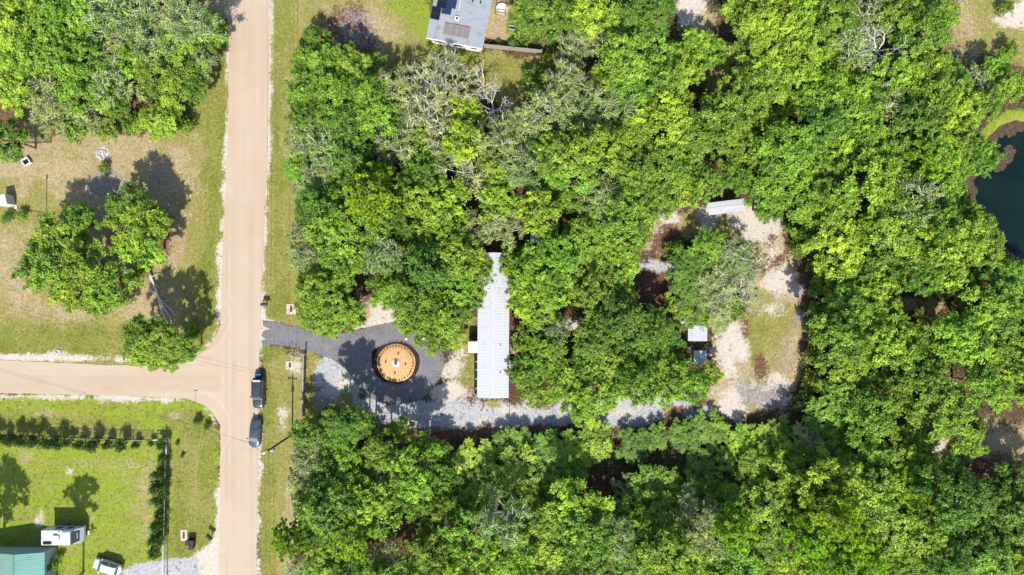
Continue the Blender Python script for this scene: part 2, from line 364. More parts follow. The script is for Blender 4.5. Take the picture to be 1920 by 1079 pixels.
# (mask, shape, softness in px, strength, edge noise in px)
CATS = {'green': 0, 'dry': 1, 'sand': 2, 'ashen': 3, 'straw': 4, 'rust': 5, 'lush': 6, 'grey': 7}  # the ash-grey also serves for tree shade painted into the ground
PAINT = [
 # west of the road
 ('dry', 'poly', [(-150, 225), (60, 215), (110, 245), (250, 250), (300, 235), (360, 215), (350, 130), (360, 60), (440, -60), (600, -60), (600, 300), (420, 690), (-150, 700)], 14, 1, 16),
 ('green', 'poly', [(375, 60), (440, 40), (440, 600), (400, 660), (372, 560), (385, 420), (375, 300), (350, 200)], 10, .9, 10),
 ('straw', 'poly', [(55, 250), (300, 262), (365, 270), (370, 350), (360, 420), (340, 450), (330, 560), (270, 600), (140, 400), (60, 360), (-60, 330), (-60, 270)], 16, .95, 22),
 ('straw', 'poly', [(-80, 420), (60, 420), (60, 560), (130, 570), (250, 575), (290, 590), (255, 612), (120, 610), (-80, 600)], 14, .7, 14),
 ('ashen', 'blob', (190, 345, 42, 38), 12, .6, 10), ('ashen', 'blob', (300, 330, 30, 40), 12, .5, 10),  # tree shadows north of the yard oaks, painted into the ground
 ('straw', 'blob', (300, 560, 38, 60), 10, .95, 8), ('rust', 'blob', (305, 440, 22, 50), 10, .6, 8),
 ('sand', 'blob', (190, 288, 14, 12), 4, .8, 3),
 ('green', 'poly', [(-80, 612), (240, 605), (330, 600), (412, 590), (420, 625), (380, 655), (310, 676), (-80, 676)], 8, .95, 10),
 ('straw', 'blob', (40, 190, 50, 40), 14, .7, 10), ('rust', 'blob', (15, 195, 40, 40), 14, .9, 10),
 ('rust', 'blob', (245, 190, 22, 45), 10, .9, 8), ('rust', 'blob', (175, 90, 40, 30), 12, .8, 8),
 ('straw', 'blob', (412, 15, 34, 22), 8, .8, 6),
 # block south of the side road
 ('lush', 'poly', [(-150, 738), (330, 742), (395, 760), (415, 830), (412, 1140), (-150, 1140)], 8, 1, 6),
 ('green', 'poly', [(-150, 778), (300, 785), (330, 810), (320, 1060), (400, 1060), (410, 830), (390, 770), (340, 765), (250, 800), (-150, 800)], 10, .8, 12),
 ('dry', 'poly', [(328, 830), (385, 810), (392, 900), (380, 1000), (335, 970), (325, 900)], 16, .5, 16),
 ('dry', 'poly', [(-80, 800), (310, 808), (312, 820), (-80, 815)], 6, .8, 5),
 ('straw', 'blob', (270, 905, 40, 45), 25, .55, 20), ('straw', 'blob', (180, 870, 50, 22), 20, .5, 14), ('straw', 'blob', (270, 990, 24, 45), 16, .5, 12),
 ('sand', 'blob', (128, 885, 13, 12), 6, .7, 5), ('sand', 'blob', (75, 975, 10, 18), 6, .6, 5), ('straw', 'blob', (40, 860, 40, 15), 10, .5, 10),
 ('straw', 'blob', (85, 775, 30, 6), 6, .6, 4), ('straw', 'blob', (327, 780, 14, 8), 5, .7, 4), ('ashen', 'blob', (324, 912, 9, 8), 5, .6, 4),
 ('dry', 'blob', (135, 1035, 30, 12), 6, .7, 6),
 ('grey', 'poly', [(222, 1079), (240, 1062), (300, 1050), (370, 1045), (400, 1042), (405, 1120), (215, 1120)], 4, 1, 3),
 ('sand', 'poly', [(405, 1000), (415, 990), (416, 1120), (385, 1090), (365, 1065), (375, 1050), (345, 1046), (380, 1030)], 5, .95, 5),
 # verges
 ('dry', 'poly', [(486, -60), (600, -60), (600, 55), (560, 120), (548, 300), (556, 420), (570, 560), (580, 612), (480, 612), (486, 500)], 10, 1, 10),
 ('green', 'poly', [(510, -60), (550, -60), (548, 100), (535, 300), (540, 450), (555, 560), (560, 605), (495, 600), (498, 500), (504, 200)], 12, .75, 12),
 ('straw', 'poly', [(540, 150), (556, 150), (562, 350), (575, 480), (562, 470), (548, 340)], 6, .6, 8),
 ('green', 'poly', [(484, 642), (540, 652), (575, 665), (580, 790), (550, 850), (545, 960), (540, 1140), (478, 1140), (480, 800)], 10, 1, 10),
 ('dry', 'poly', [(500, 690), (566, 665), (585, 790), (555, 860), (552, 960), (535, 1140), (515, 1140), (512, 850), (515, 780)], 10, .75, 14),
 ('straw', 'poly', [(535, 860), (556, 870), (556, 1010), (538, 1060), (530, 960)], 8, .6, 10),
 ('sand', 'blob', (556, 690, 18, 26), 10, .75, 8), ('sand', 'blob', (530, 780, 12, 20), 8, .6, 8), ('sand', 'blob', (600, 660, 22, 8), 6, .7, 4),
 # front of the home
 ('dry', 'poly', [(570, 650), (610, 668), (640, 690), (640, 770), (575, 785)], 10, .9, 10),
 ('ashen', 'blob', (605, 735, 22, 45), 10, .8, 10),  # tree shade on the grass, painted in as grey
 ('sand', 'poly', [(618, 680), (650, 700), (680, 745), (730, 765), (800, 745), (835, 680), (890, 650), (895, 750), (850, 790), (720, 790), (650, 770), (622, 740)], 16, .62, 14),
 ('dry', 'poly', [(832, 590), (896, 590), (896, 755), (862, 745), (845, 700), (838, 650)], 16, .6, 18),
 ('green', 'blob', (872, 700, 16, 38), 10, .7, 9),
 ('sand', 'blob', (842, 735, 20, 14), 6, .85, 8), ('sand', 'blob', (855, 672, 16, 18), 10, .6, 10),
 ('sand', 'poly', [(655, 622), (672, 590), (690, 560), (715, 560), (750, 580), (745, 605), (700, 620)], 7, .95, 8),
 ('straw', 'blob', (680, 575, 16, 25), 8, .6, 8), ('rust', 'blob', (700, 555, 20, 12), 8, .6, 6),
 ('grey', 'line', (TRACK, 30), 10, .95, 12),
 ('sand', 'blob', (905, 790, 14, 10), 6, .7, 6), ('sand', 'blob', (935, 770, 30, 10), 8, .8, 8), ('sand', 'blob', (660, 735, 18, 24), 8, .5, 8),
 ('sand', 'blob', (985, 750, 12, 14), 8, .7, 6), ('sand', 'blob', (1075, 718, 18, 10), 6, .7, 6), ('sand', 'blob', (1150, 780, 28, 12), 8, .6, 8), ('sand', 'blob', (1200, 765, 40, 14), 8, .4, 8),
 ('ashen', 'blob', (915, 742, 18, 18), 6, .4, 6), ('dry', 'blob', (925, 757, 18, 6), 4, .8, 4),
 ('rust', 'line', ([(640, 775), (720, 802), (800, 812), (900, 815), (1000, 812), (1060, 810)], 10), 8, .8, 6),
 ('rust', 'line', ([(1260, 775), (1310, 758), (1345, 740)], 10), 6, .9, 6),
 # back clearing
 ('straw', 'poly', CLEAR, 10, 1, 12),
 ('sand', 'poly', CLEAR, 16, .42, 10),
 ('sand', 'poly', [(1215, 415), (1260, 395), (1330, 405), (1400, 398), (1440, 420), (1430, 440), (1380, 430), (1290, 440), (1230, 470)], 14, .7, 14),
 ('ashen', 'poly', [(1245, 415), (1300, 400), (1360, 410), (1370, 435), (1330, 445), (1280, 450), (1250, 470), (1235, 450)], 14, .5, 14),
 ('rust', 'blob', (1262, 435, 14, 14), 8, .6, 6), ('rust', 'blob', (1240, 455, 18, 22), 8, .5, 6),
 ('sand', 'poly', [(1430, 430), (1460, 470), (1480, 520), (1440, 560), (1420, 540), (1432, 490)], 14, .5, 16),
 ('sand', 'poly', [(1345, 615), (1390, 590), (1400, 660), (1440, 690), (1480, 690), (1480, 780), (1400, 790), (1350, 760), (1350, 690)], 20, .65, 26),
 ('dry', 'poly', [(1392, 580), (1420, 560), (1470, 560), (1490, 600), (1465, 690), (1425, 690), (1395, 660)], 22, .7, 26),
 ('green', 'blob', (1418, 640, 20, 56), 12, .75, 14), ('green', 'blob', (1470, 580, 25, 22), 12, .5, 9),
 ('ashen', 'poly', [(1380, 680), (1440, 700), (1500, 660), (1508, 720), (1470, 775), (1420, 795), (1390, 760)], 24, .5, 26),  # dappled shade of the southern trees painted grey into the sand
 ('rust', 'line', ([(1505, 490), (1515, 560), (1508, 640), (1506, 740)], 6), 5, .75, 5),
 ('sand', 'blob', (1460, 430, 16, 20), 8, .6, 8), ('straw', 'blob', (1340, 600, 10, 20), 6, .9, 5),
 ('rust', 'blob', (1240, 530, 30, 36), 10, .95, 7), ('grey', 'line', ([(1185, 505), (1225, 500), (1260, 505)], 14), 7, .9, 6),
 ('sand', 'blob', (1078, 610, 24, 20), 8, .85, 8), ('sand', 'blob', (1150, 690, 12, 18), 7, .6, 6), ('straw', 'blob', (963, 645, 8, 30), 4, .8, 3), ('sand', 'blob', (1300, 655, 60, 12), 10, .4, 8),
 ('rust', 'blob', (930, 458, 36, 20), 7, .9, 5), ('straw', 'blob', (905, 435, 12, 8), 5, .8, 4),
] + [
 (random.Random(k * 31 + 5).choice(('sand', 'ashen', 'dry', 'sand', 'sand', 'straw', 'rust')), 'blob', (q_[0], q_[1], 6 + (k * 7) % 13, 6 + (k * 11) % 12), 9, .6, 12)
 for k, q_ in enumerate([(1262, 408), (1290, 425), (1325, 415), (1360, 425), (1395, 412), (1425, 425), (1448, 445), (1455, 490), (1470, 520), (1445, 530), (1490, 540), (1440, 580), (1480, 600), (1398, 610), (1385, 640), (1372, 680), (1365, 720), (1390, 735), (1420, 720), (1445, 745), (1470, 720), (1490, 690), (1455, 660), (1405, 770), (1435, 780), (1470, 640), (1360, 640), (1375, 755), (1500, 590), (1400, 700), (1430, 690), (860, 640), (880, 610), (850, 700), (885, 740), (700, 770), (760, 778), (640, 720), (650, 755)])
] + [
 # house to the north and the far east side
 ('dry', 'poly', [(580, -60), (780, -60), (800, 60), (810, 95), (900, 100), (1020, 105), (1010, 170), (960, 220), (930, 180), (850, 130), (700, 125), (640, 115), (580, 60)], 14, .95, 16),
 ('straw', 'blob', (675, 55, 62, 52), 20, .75, 22), ('rust', 'blob', (655, 60, 46, 50), 18, .62, 18), ('ashen', 'blob', (670, 50, 46, 45), 16, .5, 16),  # bare brown ground, with tree shade painted into its colour
 ('lush', 'poly', [(700, -60), (810, -60), (800, 70), (780, 60), (760, 30), (710, 20)], 12, .85, 10),
 ('lush', 'poly', [(785, 30), (800, 20), (800, 75), (850, 92), (920, 108), (920, 122), (850, 108), (790, 88)], 6, .8, 5),
 ('straw', 'poly', [(912, -40), (965, -40), (960, 70), (905, 75)], 6, .85, 7), ('lush', 'blob', (965, 50, 12, 28), 5, .7, 5),
 ('green', 'poly', [(900, 108), (1015, 112), (1050, 150), (1000, 180), (930, 150)], 12, .8, 12), ('straw', 'blob', (1030, 70, 20, 22), 10, .5, 8),
 ('dry', 'blob', (985, 190, 40, 50), 16, .8, 14), ('rust', 'blob', (960, 190, 24, 22), 12, .4, 10),
 ('sand', 'poly', [(1262, -60), (1335, -60), (1330, 30), (1320, 75), (1290, 60), (1275, 40)], 8, .9, 9),
 ('straw', 'blob', (1330, 45, 30, 30), 12, .7, 10), ('rust', 'blob', (1370, 60, 30, 20), 10, .5, 8), ('dry', 'blob', (1350, 130, 34, 40), 12, .7, 10),
 ('dry', 'poly', [(1790, -60), (2100, -60), (2100, 160), (1900, 110), (1830, 90), (1800, 40)], 14, .95, 14),
 ('sand', 'poly', [(1850, 40), (1950, -20), (2100, -20), (2100, 60), (1900, 55)], 12, .8, 12),
 ('straw', 'blob', (1810, 60, 40, 60), 18, .6, 16), ('ashen', 'blob', (1795, 100, 30, 30), 14, .5, 14),
 ('lush', 'poly', [(1960, 200), (1900, 205), (1865, 220), (1840, 240), (1825, 275), (1802, 300), (1788, 345), (1795, 362), (1812, 360), (1850, 290), (1890, 235), (1960, 235)], 5, .95, 6),
 ('straw', 'blob', (1745, 575, 26, 26), 10, .6, 8), ('straw', 'blob', (1700, 567, 16, 12), 6, .8, 6), ('rust', 'blob', (1790, 715, 26, 18), 8, .8, 6),
 ('straw', 'poly', [(1730, 800), (1780, 790), (1990, 780), (1990, 930), (1860, 880), (1760, 870), (1735, 840)], 14, .7, 14),
 ('ashen', 'poly', [(1780, 780), (1850, 790), (1900, 820), (1990, 800), (1990, 900), (1880, 860), (1800, 810)], 18, .3, 18),
 ('sand', 'blob', (1755, 835, 22, 16), 8, .7, 7), ('rust', 'blob', (1870, 880, 60, 20), 12, .6, 10),
 ('sand', 'blob', (1690, 775, 12, 12), 6, .5, 5),
 # sandy shoulders
 ('sand', 'line', ([(428, -60), (426, 300), (412, 560), (410, 605), (400, 640), (360, 668), (300, 676), (200, 674), (-100, 667)], 5), 5, .8, 7),
 ('sand', 'line', ([(506, -60), (500, 300), (490, 560), (486, 690), (483, 900), (478, 1140)], 6), 5, .85, 6),
 ('sand', 'line', ([(-100, 742), (250, 747), (340, 749), (385, 765), (410, 800), (413, 900), (410, 1140)], 4), 5, .85, 6),
 ('sand', 'poly', [(484, 600), (512, 604), (530, 610), (505, 640), (484, 650)], 6, .9, 4),
 ('sand', 'blob', (110, 662, 14, 6), 4, .6, 3),
]
def axis(lo, hi, step, far):
    a = list(np.arange(lo, hi + 1e-6, step)); s = step; x = hi
    while x < far: s *= 1.5; x += s; a.append(x)
    s = step; x = lo; b = []
    while x > -far: s *= 1.5; x -= s; b.append(x)
    return np.array(b[::-1] + a)
gx = axis(-84, 96, .32, 900); gy = axis(-50, 50, .32, 900)
GX, GY = np.meshgrid(gx, gy)
U = 960 + GX * PXM; V_ = 539.5 - GY * PXM
def weights(U, V_):
    W = np.zeros((8,) + U.shape); rest = np.ones(U.shape)
    for i, (cat, sh, dat, soft, st, na) in enumerate(PAINT):
        if sh == 'poly': sd = sd_poly(dat, U, V_)
        elif sh == 'line': sd = sd_line(dat[0], dat[1], U, V_)
        else: sd = sd_blob(*dat, U, V_)
        sd = sd + fbm(U + 131 * i, V_ - 77 * i, 42, 4) * na * 2
        soft = soft * 1.9 + 2
        a = np.clip(sd / soft * .5 + .5, 0, 1); a = a * a * (3 - 2 * a) * st
        W *= (1 - a); W[CATS[cat]] += a
    return W
W = weights(U, V_)
sdp = sd_poly(POND, U, V_)
GZ = fbm(U, V_, 260, 3) * .10 - np.clip((sdp + 4) / 34, 0, 1) * 1.1
near_road = np.clip(1 - np.abs(GX) / 1e9, 0, 1)
GZ = np.where(sdp < -6, fbm(U, V_, 60, 3) * .025, GZ) - 0.03
nv = GX.shape[1]
idx = np.arange(GX.size).reshape(GX.shape)
Q = np.stack([idx[:-1, :-1], idx[:-1, 1:], idx[1:, 1:], idx[1:, :-1]], -1).reshape(-1, 4)
gme = npmesh('ground', np.stack([GX, GY, GZ], -1).reshape(-1, 3), Q, 'ground')
gme.shade_smooth()
OV = np.zeros_like(W); acc = np.clip(1 - W.sum(0), 1e-4, 1)      # share of each cover over what lies under it
for c in (5, 4, 1, 0, 6, 3, 7, 2): acc = acc + W[c]; OV[c] = W[c] / acc
for nm, ch in (('maskA', (0, 1, 2, 3)), ('maskB', (4, 5, 6, 7))):
    a = gme.attributes.new(nm, 'FLOAT_COLOR', 'POINT')
    a.data.foreach_set('color', np.stack([OV[c] for c in ch], -1).astype(np.float32).ravel())
kind(link('ground', gme), 'structure')

# ---------------------------------------------------------------- roads, drive, pond
def jag(pts, step=.35, amp=.12, closed=True, seed=0):
    r = random.Random(seed); out = []
    n = len(pts)
    for i in range(n if closed else n - 1):
        a = Vector(pts[i]); b = Vector(pts[(i + 1) % n]); d = b - a; L = d.length
        k = max(1, int(L / step)); nn = Vector((-d.y, d.x)).normalized() if L > 0 else Vector((0, 0))
        for j in range(k):
            p = a + d * j / k; s = amp * (2 * float(vnoise(np.array(p.x * 1.1 + seed), np.array(p.y * 1.1 - seed))) - 1) + amp * .5 * (r.random() - .5)
            out.append(tuple(p + nn * s))
    if not closed: out.append(tuple(pts[-1]))
    return out
def smoothpts(pts, it=2):
    for _ in range(it):
        q = []; n = len(pts)
        for i in range(n):
            a, b = pts[i], pts[(i + 1) % n]
            q += [(a[0] * .75 + b[0] * .25, a[1] * .75 + b[1] * .25), (a[0] * .25 + b[0] * .75, a[1] * .25 + b[1] * .75)]
        pts = q
    return pts
def sheet(name, pxpts, z, mat, amp=.12, sm=0, seed=0, thick=0.06):
    pts = [P(*p) for p in pxpts]
    if sm: pts = smoothpts(pts, sm)
    pts = jag(pts, .35, amp, True, seed)
    ar = sum(a[0] * b[1] - b[0] * a[1] for a, b in zip(pts, pts[1:] + pts[:1]))
    if ar < 0: pts = pts[::-1]
    mb = MB(); mb.prism(pts, z - thick, z)
    return mb.build(name, mat)
main_road = [(433, -300), (429, 100), (427, 270), (420, 420), (415, 540), (414, 600), (414, 700), (413, 800), (413, 900), (410, 1079), (404, 1400), (470, 1400), (480, 1079), (483, 900), (485, 720), (488, 600), (492, 500), (501, 270), (505, 100), (508, -300)]
kind(sheet('dirt_road', main_road, .024, 'road', .10, 0, 3), 'structure')
side_road = [(-500, 672), (0, 675), (120, 681), (250, 686), (300, 684), (350, 676), (385, 658), (402, 636), (413, 612), (430, 610), (430, 800), (412, 796), (400, 775), (380, 758), (350, 747), (250, 744), (0, 737), (-500, 735)]
kind(sheet('side_road', side_road, .018, 'side', .10, 0, 4), 'structure')
drive = [(492, 602), (512, 603), (535, 610), (560, 613), (585, 621), (610, 626), (640, 625), (668, 620), (700, 612), (740, 604), (762, 612), (785, 628), (805, 638), (824, 652), (832, 668), (832, 688), (828, 704), (816, 724), (800, 741), (778, 753), (752, 759), (728, 760), (708, 754), (690, 744), (675, 731), (664, 714), (655, 700), (645, 690), (632, 680), (618, 673), (600, 666), (570, 657), (540, 650), (512, 646), (492, 648), (490, 640), (501, 638), (490, 630), (494, 622), (507, 617), (494, 612)]
kind(sheet('asphalt_drive', drive, .032, 'asphalt', .07, 0, 5), 'structure')
# pond
pp = [P(*p) for p in POND]
kind(MB().quad(*[(x, y, -.35) for x, y in [P(*p) for p in [(1770, 190), (2200, 190), (2200, 540), (1770, 540)]]][::-1]).build('pond_water', 'water'), 'structure')

# ---------------------------------------------------------------- leaves, trees
def leaf_quads(C, N, L, Wd, rng, spread=.9):
    n = len(C)
    nr = N + rng.normal(0, spread * .6, (n, 3)); nr /= np.linalg.norm(nr, axis=1, keepdims=True) + 1e-9
    t = rng.normal(0, 1, (n, 3)); u = np.cross(nr, t); u /= np.linalg.norm(u, axis=1, keepdims=True) + 1e-9
    vv = np.cross(nr, u)
    L = L * rng.uniform(.7, 1.3, (n, 1)); Wd = Wd * rng.uniform(.7, 1.3, (n, 1))
    V = np.stack([C - u * L / 2, C + vv * Wd / 2, C + u * L / 2, C - vv * Wd / 2], 1).reshape(-1, 3)
    return V, np.arange(4 * n).reshape(-1, 4)
STY = dict(
 oak=dict(lob=26, lr=.92, tuf=12, lv=38, sig=.15, L=.29, W=.17, top=.58, twig=.022),
 dark=dict(lob=28, lr=.92, tuf=13, lv=36, sig=.15, L=.28, W=.17, top=.66, twig=.018),
 moss=dict(lob=26, lr=.92, tuf=10, lv=24, sig=.16, L=.24, W=.13, top=.5, twig=.045),
 yel=dict(lob=27, lr=.90, tuf=12, lv=38, sig=.14, L=.27, W=.17, top=.52, twig=.022),
 thin=dict(lob=20, lr=1.0, tuf=9, lv=13, sig=.17, L=.23, W=.13, top=.5, twig=.06),
)
def make_tree(seed, st):
    rng = np.random.default_rng(seed); p = STY[st]; R = 4.0; Hb = 4.6
    TB = MB(); C = []; N = []; A = []
    th = rng.uniform(0, 6.28)
    base = Vector((0, 0, 0)); fork = Vector((rng.normal(0, .25), rng.normal(0, .25), 3.4))
    TB.tube((0, 0, -.3), fork, .24, .17, 6)
    lobes = []
    for i in range(p['lob']):
        if i == 0: r = .25
        else: r = R * .84 * math.sqrt((i + .3) / p['lob']) * rng.uniform(.78, 1.16)
        a = th + i * 2.39996 + rng.normal(0, .25)
        z = Hb + 4.1 * p['top'] * (1 - (r / R) ** 2) * rng.uniform(.75, 1.15) + .9 + rng.normal(0, .52)
        c = Vector((r * math.cos(a), r * math.sin(a), z)); lr = p['lr'] * rng.uniform(.75, 1.2)
        mid = fork.lerp(c, .55) + Vector((rng.normal(0, .2), rng.normal(0, .2), rng.normal(0, .2) - .2))
        TB.tube(fork, mid, .085, .06, 4, False); TB.tube(mid, c, .06, .03, 3, False)
        lv = rng.uniform(.2, .8)
        out = np.array([math.cos(a) * r / R * .8, math.sin(a) * r / R * .8, .55])
        for k in range(p['tuf']):
            d = rng.normal(0, 1, 3) + out * 1.3; d /= np.linalg.norm(d)
            if d[2] < -.35: d[2] *= -.6
            q = np.array(c) + d * lr * np.array([1, 1, .62]) * rng.uniform(.6, 1.3)
            if k % 2 == 0 or p['twig'] > .03: TB.tube(c, q + d * (.12 if p['twig'] < .03 or k % 3 else .55), p['twig'], p['twig'] * .5, 3, False)
            n = int(p['lv'] * rng.uniform(.6, 1.3)); tv = np.clip(lv + rng.normal(0, .16), 0, 1)
            pos = q + np.outer(rng.uniform(-1.1, .7, n), d) * .42 + rng.normal(0, 1, (n, 3)) * np.array([p['sig'], p['sig'], p['sig'] * .6])
            C.append(pos); N.append(np.tile(d * .6 + np.array([0, 0, .6]), (n, 1))); A.append(np.clip(tv + rng.normal(0, .13, n), 0, 1))
    C = np.concatenate(C); N = np.concatenate(N); A = np.concatenate(A)
    V, Q = leaf_quads(C, N, p['L'], p['W'], rng)
    bark = 'palebark' if st in ('moss', 'thin') else 'bark'
    return TB.mesh('trunk', bark), npmesh('crown', V, Q, 'leaf', A)
def make_pine(seed):
    rng = np.random.default_rng(seed); R = 3.4; TB = MB(); C = []; D = []; A = []
    TB.tube((0, 0, -.3), (rng.normal(0, .1), rng.normal(0, .1), 10.6), .22, .05, 6)
    nb = 34
    for i in range(nb):
        f = (i + .5) / nb; z = 5.4 + 5.1 * f; r = R * (1 - f) ** .55 * rng.uniform(.75, 1.1) + .2; a = i * 2.39996 + rng.normal(0, .3)
        e = Vector((r * math.cos(a), r * math.sin(a), z + r * .22)); TB.tube((0, 0, z - .3), e, .05, .02, 3, False)
        lv = rng.uniform(.3, .75)
        for k in range(max(3, int(r * 3.2))):
            g = rng.uniform(.35, 1.05); b = Vector((0, 0, z - .3)).lerp(e, g)
            b = b + Vector((rng.normal(0, .42), rng.normal(0, .42), rng.normal(0, .15)))
            TB.tube(Vector((0, 0, z - .3)).lerp(e, g * .85), b, .02, .012, 3, False)
            n = 60; d = rng.normal(0, 1, (n, 3)) + np.array([math.cos(a) * .4, math.sin(a) * .4, .75]); d /= np.linalg.norm(d, axis=1, keepdims=True)
            C.append(np.tile(np.array(b), (n, 1)) + d * .20); D.append(d); A.append(np.clip(lv + rng.normal(0, .15, n), 0, 1))
    C = np.concatenate(C); D = np.concatenate(D); A = np.concatenate(A); n = len(C)
    t = np.cross(D, rng.normal(0, 1, (n, 3))); t /= np.linalg.norm(t, axis=1, keepdims=True)
    L = .21 * rng.uniform(.8, 1.2, (n, 1)); Wd = .060
    V = np.stack([C - D * L, C + t * Wd, C + D * L, C - t * Wd], 1).reshape(-1, 3)
    return TB.mesh('trunk', 'bark'), npmesh('crown', V, np.arange(4 * n).reshape(-1, 4), 'needle', A)
def make_dead(seed, leaves=0):
    rng = np.random.default_rng(seed); TB = MB(); CB = MB(); tips = []
    fork = Vector((0, 0, 3.0)); TB.tube((0, 0, -.3), fork, .22, .16, 6)
    def grow(p, d, L, r, lev):
        q = p + d * L; CB.tube(p, q, r, r * .65, 4 if lev < 2 else 3, False)
        if lev == 4: tips.append(q); return
        for _ in range(rng.integers(2, 4)):
            nd = d + Vector(rng.normal(0, .55, 3)); nd.z = nd.z * .7 + .12
            nd.normalize(); grow(q, nd, L * rng.uniform(.6, .82), r * .6, lev + 1)
        if lev > 0: tips.append(q)
    for i in range(6):
        a = i * 1.05 + rng.normal(0, .3); grow(fork, Vector((math.cos(a), math.sin(a), rng.uniform(.5, 1.3))).normalized(), 1.9, .11, 0)
    cr = CB.mesh('crown', 'deadbark')
    if leaves:
        T = np.array(tips); C = np.repeat(T, leaves, 0) + rng.normal(0, .28, (len(T) * leaves, 3)); V, Q = leaf_quads(C, np.tile([0, 0, 1.], (len(C), 1)), .26, .17, rng)
        k = len(CB.v); return TB.mesh('trunk', 'deadbark'), cr, npmesh('leaves', V, Q, 'leaf', rng.uniform(.2, .8, len(C)))
    return TB.mesh('trunk', 'deadbark'), cr, None
def make_shrub(seed, fine=1.0):
    rng = np.random.default_rng(seed); TB = MB(); C = []; N = []; A = []
    for i in range(9):
        r = .75 * math.sqrt(i / 9); a = i * 2.4; c = np.array([r * math.cos(a), r * math.sin(a), .75 + .65 * (1 - r) + rng.normal(0, .12)])
        TB.tube((0, 0, -.05), c, .03, .012, 3, False); lv = rng.uniform(.2, .8)
        for k in range(12):
            d = rng.normal(0, 1, 3) + np.array([0, 0, .5]); d /= np.linalg.norm(d); q = c + d * .42 * rng.uniform(.5, 1.25); n = 14
            C.append(q + rng.normal(0, .10, (n, 3))); N.append(np.tile(d + np.array([0, 0, .4]), (n, 1))); A.append(np.clip(lv + rng.normal(0, .2, n), 0, 1))
    C = np.concatenate(C); N = np.concatenate(N); V, Q = leaf_quads(C, N, .17 * fine, .10 * fine, rng)
    return TB.mesh('stem', 'bark'), npmesh('foliage', V, Q, 'leaf', np.concatenate(A))
PROTO = dict(o=[make_tree(10 + i, 'oak') for i in range(6)], d=[make_tree(30 + i, 'dark') for i in range(4)], m=[make_tree(50 + i, 'moss') for i in range(5)],
             y=[make_tree(70 + i, 'yel') for i in range(4)], t=[make_tree(90 + i, 'thin') for i in range(3)], p=[make_pine(110 + i) for i in range(3)],
             x=[make_dead(130 + i) for i in range(3)], r=[make_dead(140 + i, 9) for i in range(2)], s=[make_shrub(150 + i) for i in range(4)])
COLR = dict(o=(.186, .305, .030), d=(.120, .228, .026), m=(.225, .305, .070), y=(.242, .370, .032), t=(.26, .31, .07), p=(.275, .425, .028), x=(.3, .3, .3), r=(.20, .085, .04), s=(.140, .23, .022))
NAMES = dict(o='oak_tree', d='oak_tree', m='mossy_oak', y='oak_tree', t='sparse_tree', p='pine_tree', x='dead_tree', r='dead_tree', s='shrub')
DESC = dict(o='green oak', d='dark green oak', m='grey-green oak with pale twigs', y='yellow-green leafy tree', t='sparse tree showing bare pale limbs', p='bright lime-green pine', x='bare grey dead tree', r='rusty brown dead tree', s='low green shrub')
GROUP = dict(o='green oaks of the woodland', d='dark green oaks of the woodland', m='grey-green mossy oaks', y='yellow-green leafy trees', t='half bare trees', p='bright lime-green pines', x='bare grey dead trees', r='rusty dead trees', s='low shrubs')
LAND = [('the orange mulch bed', 743, 681), ('the long white roof', 925, 610), ('the two parked dark cars', 480, 770), ('the utility pole', 548, 800), ('the grey solar-panel house', 860, 45),
        ('the tyres by the fence end', 1005, 97), ('the pale carport in the clearing', 1362, 388), ('the small white shed', 1308, 625), ('the pond', 1870, 360), ('the sandy clearing', 1440, 620), ('the road junction', 400, 690),
        ('the white camper trailer', 118, 1006), ('the dry western yard', 230, 300), ('the bare snag', 1665, 85), ('the sunny sand patch', 1300, 30), ('the grey gravel track', 1040, 785), ('the brown dirt opening', 1840, 830), ('the far mailbox', 432, 46), ('the asphalt drive mouth', 500, 625), ('the rusty bush', 1030, 818), ('the north-east grass', 1870, 50), ('the grey twiggy bush', 1140, 955)]
NUM = 'zero one two three four five six seven eight nine ten eleven twelve thirteen fourteen fifteen sixteen seventeen eighteen nineteen twenty twenty-one twenty-two twenty-three twenty-four twenty-five twenty-six twenty-seven twenty-eight twenty-nine thirty'.split() + [''] * 60
DIRS = 'east north-east north north-west west south-west south south-east'.split()
used = set()
def where(px, py, desc, own=''):
    for rank in range(6):
        l = sorted((x for x in LAND if x[0] != own), key=lambda l: math.hypot(l[1] - px, l[2] - py))[rank]
        d = math.hypot(l[1] - px, l[2] - py) / PXM; dr = DIRS[int(round(math.atan2(l[2] - py, px - l[1]) / (PI / 4))) % 8]
        k = int(round(d)); n = NUM[k] if k <= 30 else ''
        for lab in (f'{desc} {dr} of {l[0]}', f'{desc} {n} metres {dr} of {l[0]}'):
            if n and lab not in used: used.add(lab); return lab
    return f'{desc} {dr} of {l[0]}'
trng = random.Random(5)
def jcol(c, k=.24):
    a = trng.uniform(1 - k, 1 + k); b = trng.uniform(1 - k * .6, 1 + k * .6)
    a = 1 + (a - 1) * .6
    return (c[0] * a * b, c[1] * b, c[2] * b, 1)
TREES = []
